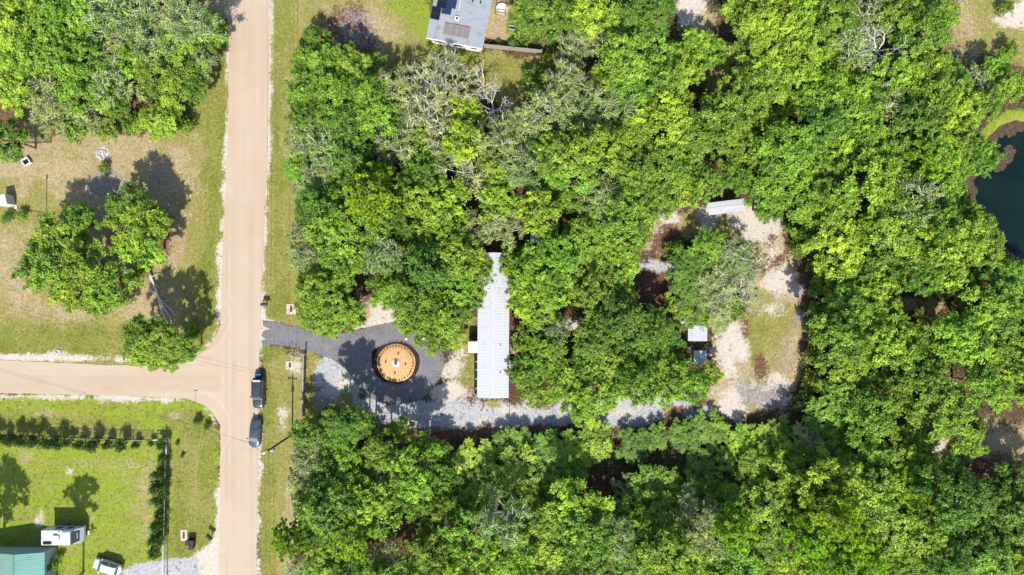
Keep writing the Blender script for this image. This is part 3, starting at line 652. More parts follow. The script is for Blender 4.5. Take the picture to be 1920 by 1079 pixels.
def plant(px, py, r, kd, label=None, lift=0.0, col=None, base=None, zs=None):
    sc = r / PXM / (1.08 if kd != 's' else 1) / (4.0 if kd not in 'ps' else (3.4 if kd == 'p' else 1.15))
    if kd == 'x' or kd == 'r': sc *= .95
    zz = (trng.uniform(.78, 1.25) if kd != 's' else 1.0) if zs is None else zs
    if kd != 's' and 830 < px < 1475 and 785 < py < 960: zz *= .36 if py < 872 else .5 if py < 930 else .7
    if kd != 's' and 1475 <= px < 1585 and 735 < py < 910: zz *= .6
    if 1265 < px < 1435 and 440 < py < 610: zz *= .6
    low = lift
    zc = (1.0 if kd == 's' else 7.2) * sc * zz
    zc = min(zc + low, 15)
    x, y = P(px, py, zc) if base is None else P(*base)
    if kd == 's': size = 'small' if r < 14 else 'wide'
    else: size = 'small' if r < 30 else 'mid-sized' if r < 44 else 'broad' if r < 56 else 'very broad'
    e = root(NAMES[kd], (x, y, low - .02), trng.uniform(0, 6.28), label or where(px, py, f'{size} {DESC[kd]}'), 'shrub' if kd == 's' else 'tree', GROUP[kd])
    e.scale = (sc, sc, sc * zz)
    pr = trng.choice(PROTO[kd])
    link('stem' if kd == 's' else 'trunk', pr[0], e)
    c = link('foliage' if kd == 's' else 'crown', pr[1], e); c.color = (*col, 1) if col else jcol(COLR[kd])
    if len(pr) > 2 and pr[2]: q = link('leaves', pr[2], c); q.color = c.color
    if low: MB().tube((0, 0, -low / sc / zz - .2), (0, 0, .2), .27, .22, 7).build('lower_trunk', 'bark', e)
    TREES.append((px, py, r)); return e
HAND = [
 # north-west wood
 (15, 30, 55, 'y'), (70, 25, 55, 'o'), (125, 35, 60, 'y'), (185, 30, 58, 'm'), (245, 25, 55, 'm'), (305, 25, 52, 'm'), (355, 40, 50, 'm'), (395, 70, 28, 'o'), (20, 105, 60, 'y'), (85, 95, 55, 'o'), (140, 115, 50, 'o'), (215, 85, 50, 'm'), (275, 80, 52, 'm'),
 (330, 95, 50, 'o'), (372, 118, 36, 'm'), (35, 158, 50, 'y'), (95, 170, 55, 'm'), (150, 165, 52, 'o'), (205, 150, 48, 'm'), (290, 130, 44, 'o'), (325, 150, 46, 'o'), (360, 165, 28, 'd'), (90, 215, 40, 'm'), (165, 205, 40, 'm'), (215, 195, 30, 'o'),
 (140, 238, 34, 's'), (195, 240, 28, 's'), (250, 235, 24, 's'), (300, 222, 44, 'y'), (340, 235, 24, 's'), (10, 262, 42, 'd'), (405, 40, 22, 's'), (235, 118, 40, 'y'), (60, 60, 45, 'y'), (200, 55, 40, 'o'),
 # yard trees west
 (110, 440, 50, 'o'), (85, 500, 52, 'o'), (155, 500, 50, 'o'), (130, 545, 45, 'y'), (195, 545, 42, 'o'), (150, 415, 34, 'd'), (215, 495, 34, 'm'), (242, 388, 44, 'd'), (250, 425, 50, 'y'), (285, 420, 34, 'y'), (262, 462, 44, 'y'), (245, 520, 30, 's'), (185, 575, 26, 's'), (232, 560, 20, 's'), (195, 315, 12, 's'),
 (262, 628, 38, 'o', 2.0), (300, 642, 38, 'o', 4.0), (342, 655, 30, 'o', 2.0), (262, 660, 30, 'y', 2.0), (322, 684, 16, 'y', 4.0), (290, 668, 30, 'y', 2.0), (362, 625, 18, 's'), (12, 410, 12, 's'), (40, 405, 12, 's'),
 # along the east verge
 (592, 80, 32, 'd'), (572, 118, 34, 'o'), (608, 125, 46, 'o'), (655, 128, 42, 'o'), (700, 130, 34, 'o'), (578, 172, 44, 'o'), (632, 175, 46, 'o'), (685, 175, 42, 'o'), (735, 160, 40, 'm'), (585, 225, 44, 'd'), (560, 260, 38, 'm'), (610, 270, 50, 'm'), (650, 235, 46, 'd'), (705, 225, 46, 'o'), (655, 290, 42, 'd'),
 (562, 320, 34, 'o'), (600, 322, 44, 'm'), (565, 355, 24, 'm'), (600, 390, 44, 'd'), (640, 350, 40, 'o'), (575, 400, 28, 'o'), (570, 440, 32, 'm'), (560, 480, 30, 'm'), (585, 490, 36, 'm'), (590, 545, 40, 'o'), (625, 575, 44, 'o'), (585, 590, 34, 'o'), (620, 610, 28, 'y'), (655, 590, 32, 'o'),
 # north wood, middle
 (700, 370, 50, 'p', 'big bright lime pine with curled tufts among dark oaks near the road'), (715, 325, 30, 'p'), (760, 360, 36, 'o'), (800, 380, 46, 'o'), (840, 370, 44, 'y'), (790, 330, 44, 'o'), (690, 300, 36, 'o'),
 (780, 150, 36, 't'), (830, 120, 34, 't'), (850, 165, 46, 't'), (800, 210, 50, 't'), (865, 215, 46, 'y'), (905, 150, 34, 'x', 1.5), (925, 200, 36, 'x', 2.0), (815, 165, 32, 'x', 2.5), (790, 190, 32, 'x', 2.5), (850, 110, 28, 'x', 1.5), (730, 290, 26, 'x', 2.0), (1020, 250, 26, 'x', 2.0), (1125, 160, 24, 'x', 2.0), (1160, 215, 24, 'x', 2.0), (1385, 545, 28, 'x', 1.5), (1100, 135, 24, 'x', 1.5), (240, 95, 26, 'x', 2.0), (300, 110, 26, 'x', 2.0), (830, 250, 46, 't'), (790, 270, 40, 'y'), (745, 270, 48, 'm'), (870, 265, 44, 'y'), (720, 235, 36, 'm'), (770, 215, 34, 'm'),
 (930, 260, 50, 'm'), (985, 240, 46, 'm'), (1035, 200, 48, 'm'), (1010, 270, 50, 'm'), (1060, 150, 44, 'm'), (1075, 90, 40, 'm'), (1100, 60, 34, 't'), (1085, 225, 46, 'm'), (1040, 290, 46, 'o'), (990, 310, 50, 'm'), (930, 320, 46, 'o'), (1000, 150, 28, 's'), (1040, 115, 26, 's'),
 (1000, 25, 44, 'o'), (985, 60, 24, 's'), (1040, 55, 34, 's'), (1020, 20, 22, 'x'), (1060, 25, 36, 'o'), (1115, 20, 50, 'y'), (1165, 30, 48, 'd'), (1220, 25, 48, 'd'), (1180, 75, 40, 'd'), (1175, 110, 52, 'o'), (1225, 105, 48, 'o'), (1190, 155, 50, 'o'), (1240, 150, 46, 'o'), (1150, 150, 44, 'o'), (1120, 195, 48, 'm'), (1180, 205, 44, 'm'),
 (1300, 85, 34, 'y'), (1330, 100, 38, 'y'), (1290, 130, 36, 'y'), (1400, 25, 44, 'y'), (1390, 100, 36, 'm'), (1445, 30, 52, 'y'), (1510, 30, 52, 'y'), (1430, 90, 54, 'y'), (1490, 85, 54, 'y'), (1440, 150, 50, 'y'), (1500, 145, 50, 'y'), (1545, 165, 46, 'y'), (1570, 40, 48, 'o'), (1625, 30, 52, 'm'), (1600, 90, 50, 'm'), (1690, 30, 44, 'o'), (1740, 50, 50, 'o'), (1765, 20, 40, 'o'),
 (1670, 80, 46, 'x', 3.5, 'tall bare silver snag with forked dead limbs in green canopy'), (1690, 135, 46, 'y'), (1640, 140, 44, 'm'), (1740, 130, 44, 'o'),
 (1835, 150, 36, 'm'), (1870, 130, 30, 'o'), (1895, 160, 34, 'o'), (1850, 195, 34, 'o'), (1855, 142, 20, 'x'), (1860, 185, 20, 'x'), (1885, 15, 16, 's'), (1890, 95, 20, 's'),
 (1745, 300, 50, 'p', 'round lemon-green pine with dotted tufts beside the pond bank'), (1720, 285, 36, 'p'), (1720, 335, 30, 'y'), (1840, 295, 36, 'o'), (1810, 265, 34, 'o'), (1875, 330, 1, 's'),
 (1790, 400, 50, 'o'), (1820, 430, 46, 'o'), (1850, 465, 46, 'o'), (1870, 505, 36, 'o'), (1630, 425, 38, 'p'), (1900, 520, 44, 'o'),
 # centre block
 (1005, 505, 46, 'y'), (985, 555, 40, 'y'), (1040, 540, 46, 'y'), (1045, 480, 46, 'o'), (1085, 505, 44, 'y'), (1100, 450, 46, 'o'), (1150, 445, 44, 'o'), (1110, 545, 44, 'o'), (1150, 510, 46, 'y'), (1175, 480, 36, 'y'), (1165, 560, 36, 'o'), (1195, 440, 30, 's'), (1210, 410, 28, 's'), (1010, 590, 34, 'o'), (965, 490, 30, 'o'),
 (990, 640, 30, 'o'), (980, 700, 30, 'o'), (1012, 742, 28, 'y'), (983, 735, 16, 's'), (1322, 338, 34, 'o'), (1385, 330, 36, 'o'), (1285, 362, 34, 'y'), (1245, 372, 34, 'o'), (1440, 385, 36, 'o'), (1530, 500, 20, 's'), (1534, 540, 22, 's'), (1532, 585, 22, 's'), (1530, 625, 24, 's'), (1528, 670, 24, 's'), (1524, 715, 24, 's'), (1512, 755, 24, 's'), (1500, 465, 20, 's'), (1490, 430, 20, 's'), (1030, 660, 36, 'o'), (1000, 690, 34, 'o'), (1045, 620, 30, 'm'), (1050, 710, 34, 'y'), (1075, 745, 36, 'y'), (1100, 690, 32, 'o'), (1160, 600, 48, 'd'), (1120, 640, 44, 'd'), (1180, 640, 46, 'o'), (1220, 610, 40, 'd'), (1215, 660, 44, 'o'), (1160, 690, 46, 'o'), (1250, 640, 34, 'd'), (1130, 740, 40, 'o'), (1200, 720, 46, 'o'), (1250, 715, 46, 'y'), (1295, 722, 38, 'o'), (1335, 702, 24, 'y'), (1090, 770, 26, 'y'), (1268, 690, 30, 'o'), 
 (1290, 500, 40, 'd'), (1330, 470, 42, 'o'), (1375, 480, 44, 'm'), (1300, 545, 42, 'd'), (1345, 530, 46, 'm'), (1400, 525, 30, 't'), (1268, 562, 26, 'o'), (1312, 598, 26, 'o'), (1352, 603, 24, 'm'), (1405, 565, 26, 't'), (1412, 492, 26, 't'), (1265, 470, 22, 's'), (1290, 585, 32, 'o'), (1340, 575, 36, 'm'), (1375, 575, 28, 's'),
 # west of the home
 (860, 480, 44, 'o'), (850, 530, 48, 'o'), (800, 500, 48, 'd'), (870, 560, 36, 'o'), (830, 590, 44, 'o'), (780, 560, 46, 'o'), (810, 625, 40, 'o'), (770, 600, 34, 'y'), (850, 630, 28, 'y'), (730, 545, 40, 'o'), (893, 503, 32, 'o'), (912, 520, 22, 'm'), (902, 548, 22, 'o'), (968, 505, 30, 'y'), (880, 430, 40, 'm'), (940, 420, 44, 'm'),
 # south wood edge
 (577, 815, 34, 'd'), (626, 786, 24, 'd', 6.0), (648, 792, 28, 'd', 6.2), (668, 786, 22, 'y', 5.5), (642, 812, 26, 'o', 4.6), (688, 802, 26, 'd', 3.0), (715, 850, 34, 'o', 2.5), (825, 850, 24, 'd', 1.0), (630, 850, 30, 's'), (615, 800, 26, 's'), (585, 850, 44, 'm'), (640, 845, 44, 'o'), (752, 806, 26, 'y', 1.5), (792, 838, 26, 'o', 2.5), (775, 890, 50, 'y', 1.5), (830, 900, 36, 'd'), (885, 870, 46, 'y', 'pale round yellow-green oak standing alone by a rusty gap'), (720, 900, 36, 'm'), (575, 900, 44, 'm'), (680, 870, 36, 'o'), (960, 840, 40, 'd'), (1010, 850, 40, 'd'), (1060, 845, 44, 'o'), (1110, 830, 46, 'y'), (1190, 835, 36, 'd'), (1230, 820, 28, 'o'), (1290, 815, 36, 'd'), (1335, 808, 38, 'o'), (1395, 825, 34, 'y'), (1455, 820, 40, 'o'),
 (1030, 818, 20, 'r', 'rusty brown dead bush at the south edge of the gravel track'), (1140, 955, 22, 'r', 'grey twiggy dead bush deep in the southern woods'),
 (1370, 992, 44, 'p', 'yellowest lime pine in the southern woods'), (1560, 960, 50, 'p'), (1520, 1000, 50, 'p'), (1600, 1000, 46, 'p'), (1560, 1050, 50, 'p'), (1500, 1055, 40, 'y'), (1620, 1050, 44, 'p'), (1700, 910, 48, 'p'), (1740, 925, 40, 'p'), (1690, 860, 46, 'y'), (1730, 870, 36, 'y'), (1650, 970, 40, 'm'), (665, 1000, 50, 'p'), (545, 1010, 34, 'p'),
 (1815, 830, 34, 'y', 'bright young tree alone in the brown dirt opening'), (1830, 800, 20, 's'), (1880, 980, 30, 'y'), (1890, 1045, 34, 'y'), (1800, 975, 40, 'd'), (1840, 1020, 44, 'd'), (1780, 1040, 44, 'd'), (1860, 940, 40, 'd'), (1750, 1000, 44, 'o'), (1900, 905, 36, 'd'),
]
for hrow in HAND:
    px, py, r, kd = hrow[:4]
    if r < 5: continue
    ex = hrow[4:]
    plant(px, py, r * 1.06, kd, next((q for q in ex if isinstance(q, str)), None), next((q for q in ex if not isinstance(q, str)), 0.0))
# the rest of the wood, one tree at a time where the canopy still has room
FOREST = [(545, 66), (640, 112), (770, 125), (960, 215), (990, 140), (985, -20), (1262, -20), (1275, 60), (1330, 80), (1345, -20), (1780, -20), (1760, 110), (1860, 165), (1930, 200), (1870, 225), (1800, 320), (1795, 375), (1840, 430), (1890, 490), (1990, 510), (1990, 1115), (520, 1115), (545, 960), (545, 860), (585, 790), (660, 800), (760, 830), (860, 850), (1050, 830), (1240, 800), (1330, 785), (1440, 815), (1515, 800), (1540, 640), (1536, 540), (1500, 440), (1455, 395), (1320, 375), (1230, 395), (1160, 480), (1100, 420), (960, 445), (890, 430), (890, 600), (830, 610), (760, 590), (700, 545), (660, 600), (590, 612), (560, 480), (550, 330)]
GAPS = [(855, 45, 75), (960, 55, 60), (1310, 20, 50), (1380, 55, 28), (1350, 140, 34), (1810, 70, 55), (930, 455, 42), (1745, 575, 30), (1700, 567, 18), (1790, 718, 24), (1840, 830, 60), (1900, 830, 70), (1245, 525, 34), (1362, 388, 52), (700, 590, 40), (985, 190, 34), (690, 560, 34), (1690, 775, 14), (905, 830, 22), (710, 905, 14), (745, 975, 14), (920, 1020, 14), (1105, 850, 14), (1385, 900, 16), (1130, 890, 20), (1460, 900, 16), (1240, 870, 18)]
def zone(px, py):
    r = trng.random()
    if px < 760 and py < 620: ks = 'ooooddoomy'
    elif py < 330 and px < 1000: ks = 'mmyot'
    elif py < 330 and px < 1140: ks = 'mmmo'
    elif py < 230 and px > 1300 and px < 1560: ks = 'yyyo'
    elif py < 420 and px < 1440: ks = 'ooooyoomy'
    elif py < 450: ks = 'ooooodyyom'
    elif py < 800 and px > 1440: ks = 'ooooyydo'
    elif px > 1640 and py > 860: ks = 'dddoo'
    elif px > 1440 and py > 840: ks = 'oyyo'
    elif py > 780: ks = 'oooooyyyddom'
    else: ks = 'oody'
    return trng.choice(ks)
cand = [(trng.uniform(530, 1975), trng.uniform(-15, 1105)) for _ in range(9000)]
cu = np.array([c[0] for c in cand]); cv = np.array([c[1] for c in cand]); cs = sd_poly(FOREST, cu, cv)
nfill = 0
for (px, py), sd in zip(cand, cs):
    if sd < 22 or vnoise(np.array(px / 31.), np.array(py / 31.)) < .16: continue
    if any(math.hypot(px - a, py - b) < rr + 26 for a, b, rr in GAPS): continue
    if min((math.hypot(px - a, py - b) / (.40 * rr + 23) for a, b, rr in TREES), default=9) < 1: continue
    if nfill > 250: break
    plant(px, py, min(trng.choice((34, 42, 48, 54, 62)) * trng.uniform(.92, 1.08), sd + 22), zone(px, py)); nfill += 1
S['trees'] = f'{len(TREES)} {nfill}'
# tree beside the teal house that throws its shade over the lawn, and its neighbour
plant(0, 0, 36, 'o', 'dark oak beside the teal roof whose shadow crosses the lawn', base=(156, 1074), lift=9.0)
plant(0, 0, 52, 'd', 'shaded oak standing west of the camper trailer', base=(8, 1035), lift=3.5)
for (px, py, r) in [(100, 1060, 14), (112, 1045, 9)]: plant(px, py, r, 's')
# ---------------------------------------------------------------- loose ground cover
grng = np.random.default_rng(3)
def sample_w(n, x0=-82, x1=90, y0=-48, y1=48):
    x = grng.uniform(x0, x1, n); y = grng.uniform(y0, y1, n)
    ix = np.clip(np.searchsorted(gx, x), 0, len(gx) - 1); iy = np.clip(np.searchsorted(gy, y), 0, len(gy) - 1)
    return x, y, W[:, iy, ix], GZ[iy, ix], sdp[iy, ix]
roadpoly = [np.array([P(*p) for p in q]) for q in (main_road, side_road, drive)]
def off_road(x, y):
    m = np.ones(len(x), bool)
    for q in roadpoly: m &= sd_poly([tuple(a) for a in q], x, y) < .25
    return m
BEDC = P(743, 681)
def blades(name, keep_fn, n, L, Wd, cols, per=4, h=.12):
    x, y, w_, z, sp = sample_w(n); k = keep_fn(w_) & off_road(x, y) & (sp < 0) & (np.hypot(x - BEDC[0], y - BEDC[1]) > 5); x, y, z = x[k], y[k], z[k]
    m = len(x); x = np.repeat(x, per) + grng.normal(0, .09, m * per); y = np.repeat(y, per) + grng.normal(0, .09, m * per); z = np.repeat(z, per); N = m * per
    a = grng.uniform(0, 6.28, N); l = L * grng.uniform(.5, 1.4, N); hh = h * grng.uniform(.4, 1.5, N)
    dx, dy = np.cos(a), np.sin(a)
    b = np.stack([x, y, z], 1); s = np.stack([-dy, dx, 0 * dx], 1) * Wd / 2; t = np.stack([dx * l, dy * l, hh], 1)
    V = np.stack([b - s, b + s, b + t], 1).reshape(-1, 3)
    ci = grng.integers(0, len(cols), m).repeat(per); c = np.array(cols)[ci] * grng.uniform(.7, 1.3, (N, 1))
    me = npmesh(name, V, np.arange(3 * N).reshape(-1, 3), 'tint', tint=np.concatenate([c, np.ones((N, 1))], 1))
    return kind(link(name, me), 'stuff')
blades('grass', lambda w: (w[0] + w[6]) > grng.uniform(.2, 1, w.shape[1]), 42000, .17, .07, [(.10, .16, .02), (.15, .20, .03), (.20, .22, .05), (.08, .13, .015)])
blades('dry_grass', lambda w: (w[1] + w[4]) > grng.uniform(.2, 1, w.shape[1]), 34000, .17, .06, [(.26, .24, .08), (.36, .30, .14), (.18, .18, .05), (.40, .34, .18)])
blades('weeds', lambda w: (w[2] + w[3] + w[7]) > grng.uniform(.5, 3, w.shape[1]), 26000, .20, .09, [(.10, .12, .03), (.07, .05, .03), (.05, .035, .025), (.16, .14, .06)], 3)
def undergrowth():
    x, y, w_, z, sp = sample_w(46000)
    u, v = 960 + x * PXM, 539.5 - y * PXM
    dens = fbm(u, v, 70, 3) > -.18
    k = (w_.sum(0) < .45) & off_road(x, y) & (sp < 0) & dens & (u > 535)
    k |= (w_.sum(0) < .45) & off_road(x, y) & (u < 430) & (v < 260) & dens
    k &= ~((u > 880) & (u < 975) & (v > 440) & (v < 760))
    x, y, z = x[k], y[k], z[k]; m = len(x); per = 9
    hh = np.abs(grng.normal(.45, .4, m)) + .1
    C = np.stack([np.repeat(x, per) + grng.normal(0, .28, m * per), np.repeat(y, per) + grng.normal(0, .28, m * per), np.repeat(z + hh, per) * grng.uniform(.4, 1.1, m * per) + .08], 1)
    V, Q = leaf_quads(C, np.tile([0, 0, 1.], (len(C), 1)), .26, .14, grng)
    pal = np.array([(.07, .13, .02), (.10, .17, .03), (.13, .17, .05), (.16, .11, .05), (.06, .10, .02)])
    c = pal[grng.integers(0, 5, m).repeat(per)] * grng.uniform(.7, 1.3, (len(C), 1))
    kind(link('undergrowth', npmesh('undergrowth', V, Q, 'tint', tint=np.concatenate([c, np.ones((len(C), 1))], 1))), 'stuff')
undergrowth()
# fallen leaves on the drive, thickest along its edges
x = grng.uniform(P(490, 0)[0], P(835, 0)[0], 9000); y = grng.uniform(P(0, 762)[1], P(0, 600)[1], 9000)
sd = sd_poly([tuple(a) for a in roadpoly[2]], x, y); k = (sd > .02) & (np.exp(-sd / 1.1) + .06 > grng.random(9000)) & (np.hypot(x - BEDC[0], y - BEDC[1]) > 3.9)
C = np.stack([x[k], y[k], np.full(k.sum(), .045)], 1); V, Q = leaf_quads(C, np.tile([0, 0, 1.], (len(C), 1)), .17, .09, grng, .25)
c = np.array([(.16, .11, .05), (.07, .05, .03), (.20, .17, .08), (.10, .12, .03)])[grng.integers(0, 4, len(C))]
kind(link('fallen_leaves', npmesh('fallen_leaves', V, Q, 'tint', tint=np.concatenate([c, np.ones((len(C), 1))], 1))), 'stuff')
# floating weed along the pond edge
def algae(name, cells, label, group='brown weed mats on the pond'):
    mb = MB(); r = random.Random(len(cells) * 7 + int(cells[0][0]))
    for (px, py, rr) in cells:
        x, y = P(px, py, -.3)
        n = 14; pts = []
        for i in range(n):
            a = 2 * PI * i / n; q = rr / PXM * r.uniform(.65, 1.2); pts.append((x + q * math.cos(a), y + q * math.sin(a)))
        mb.prism(pts, -.42, -.31 + r.uniform(-.02, .05))
    o = mb.build(name, 'algae'); return tag(o, label, 'weed mat', group)
def arc(pts, n, r0, r1, seed):
    rr = random.Random(seed); out = []
    for a, b in zip(pts[:-1], pts[1:]):
        for i in range(n):
            t = rr.random(); out.append((a[0] + (b[0] - a[0]) * t + rr.gauss(0, 4), a[1] + (b[1] - a[1]) * t + rr.gauss(0, 5), rr.uniform(r0, r1)))
    return out
algae('weed_mat', arc([(1930, 238), (1900, 238), (1876, 246), (1858, 268), (1852, 285)], 14, 5, 11, 1), 'brown floating weed mat along the north rim of the pond')
algae('weed_mat', arc([(1825, 318), (1815, 340), (1808, 356), (1820, 368)], 14, 6, 11, 2), 'brown weed mat against the yellow-green west bank of the pond')
algae('weed_mat', arc([(1895, 278), (1885, 292), (1878, 305), (1872, 316)], 9, 4, 8, 3), 'small brown weed island adrift in the dark pond')

# ---------------------------------------------------------------- round mulch bed
bed = root('flower_bed', (*P(743, 681), 0), 0, 'round planting bed of orange mulch ringed by dark mulch', 'flower bed')
bx, by = P(743, 681)
outl = [(698, 660), (707, 653), (722, 646), (738, 642), (752, 642), (766, 647), (778, 655), (786, 667), (788, 680), (784, 696), (774, 708), (758, 717), (742, 719), (722, 716), (708, 706), (699, 692), (697, 678)]
mb = MB(); pts = [(P(*p)[0] - bx, P(*p)[1] - by) for p in outl][::-1]; mb.prism(jag(pts, .3, .06, True, 9), -.02, .10); mb.build('mulch_ring', 'mulch', bed)
mb = MB(); R0 = 36.5 / PXM; dx0, dy0 = 0, 0
ring = [((R0 + .03 * math.sin(7 * a)) * math.cos(a), (R0 + .03 * math.sin(5 * a)) * math.sin(a)) for a in np.linspace(0, 2 * PI, 64, endpoint=False)]
k = len(mb.v); mb.v += [(x, y, .06) for x, y in ring] + [(x * .97, y * .97, .16) for x, y in ring] + [(x * .5, y * .5, .20) for x, y in ring] + [(0, 0, .21)]
for i in range(64):
    j = (i + 1) % 64
    for a in (0, 64): mb.f.append((a + i, a + j, a + 64 + j, a + 64 + i))
    mb.f.append((128 + i, 128 + j, 192))
mb.build('mulch_disc', 'orange', bed, True)
# loose bark chips on the dark ring
mb = MB(); r = random.Random(2)
for i in range(420):
    a = r.uniform(0, 6.28); q = r.uniform(3.15, 3.6); x, y = q * math.cos(a), q * math.sin(a)
    mb.box((x, y, .11), (r.uniform(.05, .16), .05, .03), r.uniform(0, 3.1))
kind(mb.build('bark_chips', 'darkwood', bed), 'stuff')
mb = MB(); r = random.Random(8)
for i in range(900):
    a = r.uniform(0, 6.28); q = 2.95 * math.sqrt(r.random())
    if q < .75: continue
    mb.box((q * math.cos(a), q * math.sin(a), .20 - .012 * q + r.uniform(-.01, .03)), (r.uniform(.05, .17), r.uniform(.03, .07), .03), r.uniform(0, 3.1), Matrix.Rotation(r.uniform(-.5, .5), 3, 'X'))
kind(mb.build('mulch_chips', 'orangechip', bed), 'stuff')
pl = root('planter', (bx, by, .2), 0, 'white round stone planter at the centre of the orange mulch', 'planter')
MB().lathe([(.0, .0), (.55, .0), (.62, .10), (.62, .16), (.50, .16), (.46, .08), (.0, .08)], 24).build('basin', 'stone', pl)
MB().lathe([(.30, .08), (.33, .30), (.40, .36), (.34, .38), (.0, .36)], 20).build('urn', 'stone', pl)
MB().lathe([(.30, .365), (.0, .40)], 14).build('soil', 'soil', pl)
sp = root('potted_plant', (bx, by, .58), 0, 'small green plant growing in the white planter', 'plant')
pr = PROTO['s'][0]; sp.scale = (.20, .20, .25); link('stem', pr[0], sp); c = link('foliage', pr[1], sp); c.color = (.10, .15, .02, 1)
ORD = lambda k: 'first second third fourth fifth sixth seventh eighth ninth tenth eleventh twelfth thirteenth fourteenth fifteenth sixteenth seventeenth eighteenth nineteenth twentieth'.split()[k] if k < 20 else 'twenty-' + ORD(k - 20) if k < 29 else 'thirtieth' if k == 29 else 'thirty-' + ORD(k - 30)
for k in range(36):
    a = PI / 2 - 2 * PI * k / 36; rr = 2.66 + .03 * math.sin(k * 5)
    e = root('seedling', (bx + rr * math.cos(a), by + rr * math.sin(a), .15), a * 3, ORD(k) + ' dark seedling clockwise along the rim of the orange mulch bed', 'plant', 'seedlings ringing the mulch bed')
    e.scale = (.095, .095, .12) if k % 3 else (.115, .115, .14); pr = PROTO['s'][k % 4]; link('stem', pr[0], e); c = link('foliage', pr[1], e); c.color = (.022, .024, .008, 1)
for (px, py, wh) in [(747, 664, 'north'), (724, 679, 'west'), (761, 683, 'east'), (741, 700, 'south')]:
    e = root('seedling', (*P(px, py), .2), px, f'spindly brown seedling in open orange mulch just {wh} of the white planter', 'plant'); e.scale = (.13, .13, .24); pr = PROTO['s'][px % 4]; link('stem', pr[0], e); c = link('foliage', pr[1], e); c.color = (.09, .07, .02, 1)

# ---------------------------------------------------------------- mobile home
def corner_frame(pN, pS, z):     # centre and heading of a ridge from two photo points
    a = Vector(P(*pN, z)); b = Vector(P(*pS, z)); return (a + b) / 2, math.atan2((a - b).y, (a - b).x) - PI / 2, (a - b).length
def ribbed_panel(wd, ln, rise, ribs, th=.02, rh=.022):
    # runs along +x from the ridge down to the eave, wd along y
    mb = MB(); prof = []
    for i in range(ribs):
        y0 = -wd / 2 + wd * i / ribs; s = wd / ribs
        prof += [(y0 + .002, 0), (y0 + s * .62, 0), (y0 + s * .72, rh), (y0 + s * .90, rh)]
    prof.append((wd / 2 - .002, 0))
    for (y0, z0), (y1, z1) in zip(prof[:-1], prof[1:]):
        mb.quad((0, y0, z0), (ln, y0, z0 - rise), (ln, y1, z1 - rise), (0, y1, z1))
    mb.quad((ln, -wd / 2 + .002, -rise), (ln, -wd / 2 + .002, -rise - th), (ln, wd / 2 - .002, -rise - th), (ln, wd / 2 - .002, -rise))
    return mb
cH, aH, LH = corner_frame((926, 474), (924, 747), 3.6)
home = root('mobile_home', (*cH, 0), aH, 'long white single-wide mobile home with ribbed metal roof', 'mobile home')
HW = 2.12; EV = 2.36
MB().box((0, 0, 1.95), (HW * 2, LH - .5, 2.5)).build('wall', 'siding', home)
MB().box((0, 0, .33), (HW * 2 - .08, LH - .6, .72)).build('skirting', 'skirt', home)
for s in (-1, 1):
    MB().quad((-HW, s * (LH / 2 - .25), 3.2), (HW, s * (LH / 2 - .25), 3.2), (0, s * (LH / 2 - .25), 3.66)).build('gable', 'siding', home)
npan = 24; pw = LH / npan
pm = ribbed_panel(pw, EV, .42, 4).mesh('roof_panel', 'roof')
for s in (0, PI):
    for i in range(npan): link('roof_panel', pm, home, (0.03 if s == 0 else -.03, -LH / 2 + pw * (i + .5), 3.72), s)
mb = MB()
for s in (-1, 1): mb.quad((0, -LH / 2, 3.795), (s * .22, -LH / 2, 3.76), (s * .22, LH / 2, 3.76), (0, LH / 2, 3.795))
mb.build('ridge_cap', 'greywhite', home)
for s, ys in ((-1, (-8.5, -5.5, -2.6, 4.2, 7.4)), (1, (-8.2, -4.6, .6, 3.6, 7.0))):
    for yy in ys:
        wf = MB().box((s * (HW + .02), yy, 2.1), (.06, 1.0, 1.2)).build('window', 'white', home); MB().box((s * (HW + .055), yy, 2.1), (.02, .84, 1.04)).build('pane', 'glass', wf)
for s, yy in ((-1, 1.2), (1, -1.4)):
    d = MB().box((s * (HW + .03), yy, 1.75), (.06, .92, 2.0)).build('door', 'white', home); MB().box((s * (HW + .09), yy + .36, 1.7), (.05, .05, .12)).build('handle', 'chrome', d)
for yy in (-7.2, -3.1): MB().lathe([(.07, 3.5), (.07, 3.95), (0, 3.95)], 8, (1.1, yy)).build('vent_pipe', 'greywhite', home)
# dead leaves and twigs blown onto the roof under the trees
q = random.Random(12); LV = []; LN = []
for i in range(130):
    yy = LH / 2 - abs(q.gauss(0, 4.2)); xx = q.uniform(-2.2, 2.2)
    if abs(yy) < LH / 2: LV.append((xx, yy, 3.80 - .178 * abs(xx)))
V, Q = leaf_quads(np.array(LV), np.tile([0, 0, 1.], (len(LV), 1)), .16, .08, grng, .3)
c = np.array([(.10, .07, .035), (.06, .04, .025), (.13, .12, .04)])[grng.integers(0, 3, len(LV))]
kind(link('leaf_litter', npmesh('leaf_litter', V, Q, 'tint', tint=np.concatenate([c, np.ones((len(LV), 1))], 1)), home), 'stuff')
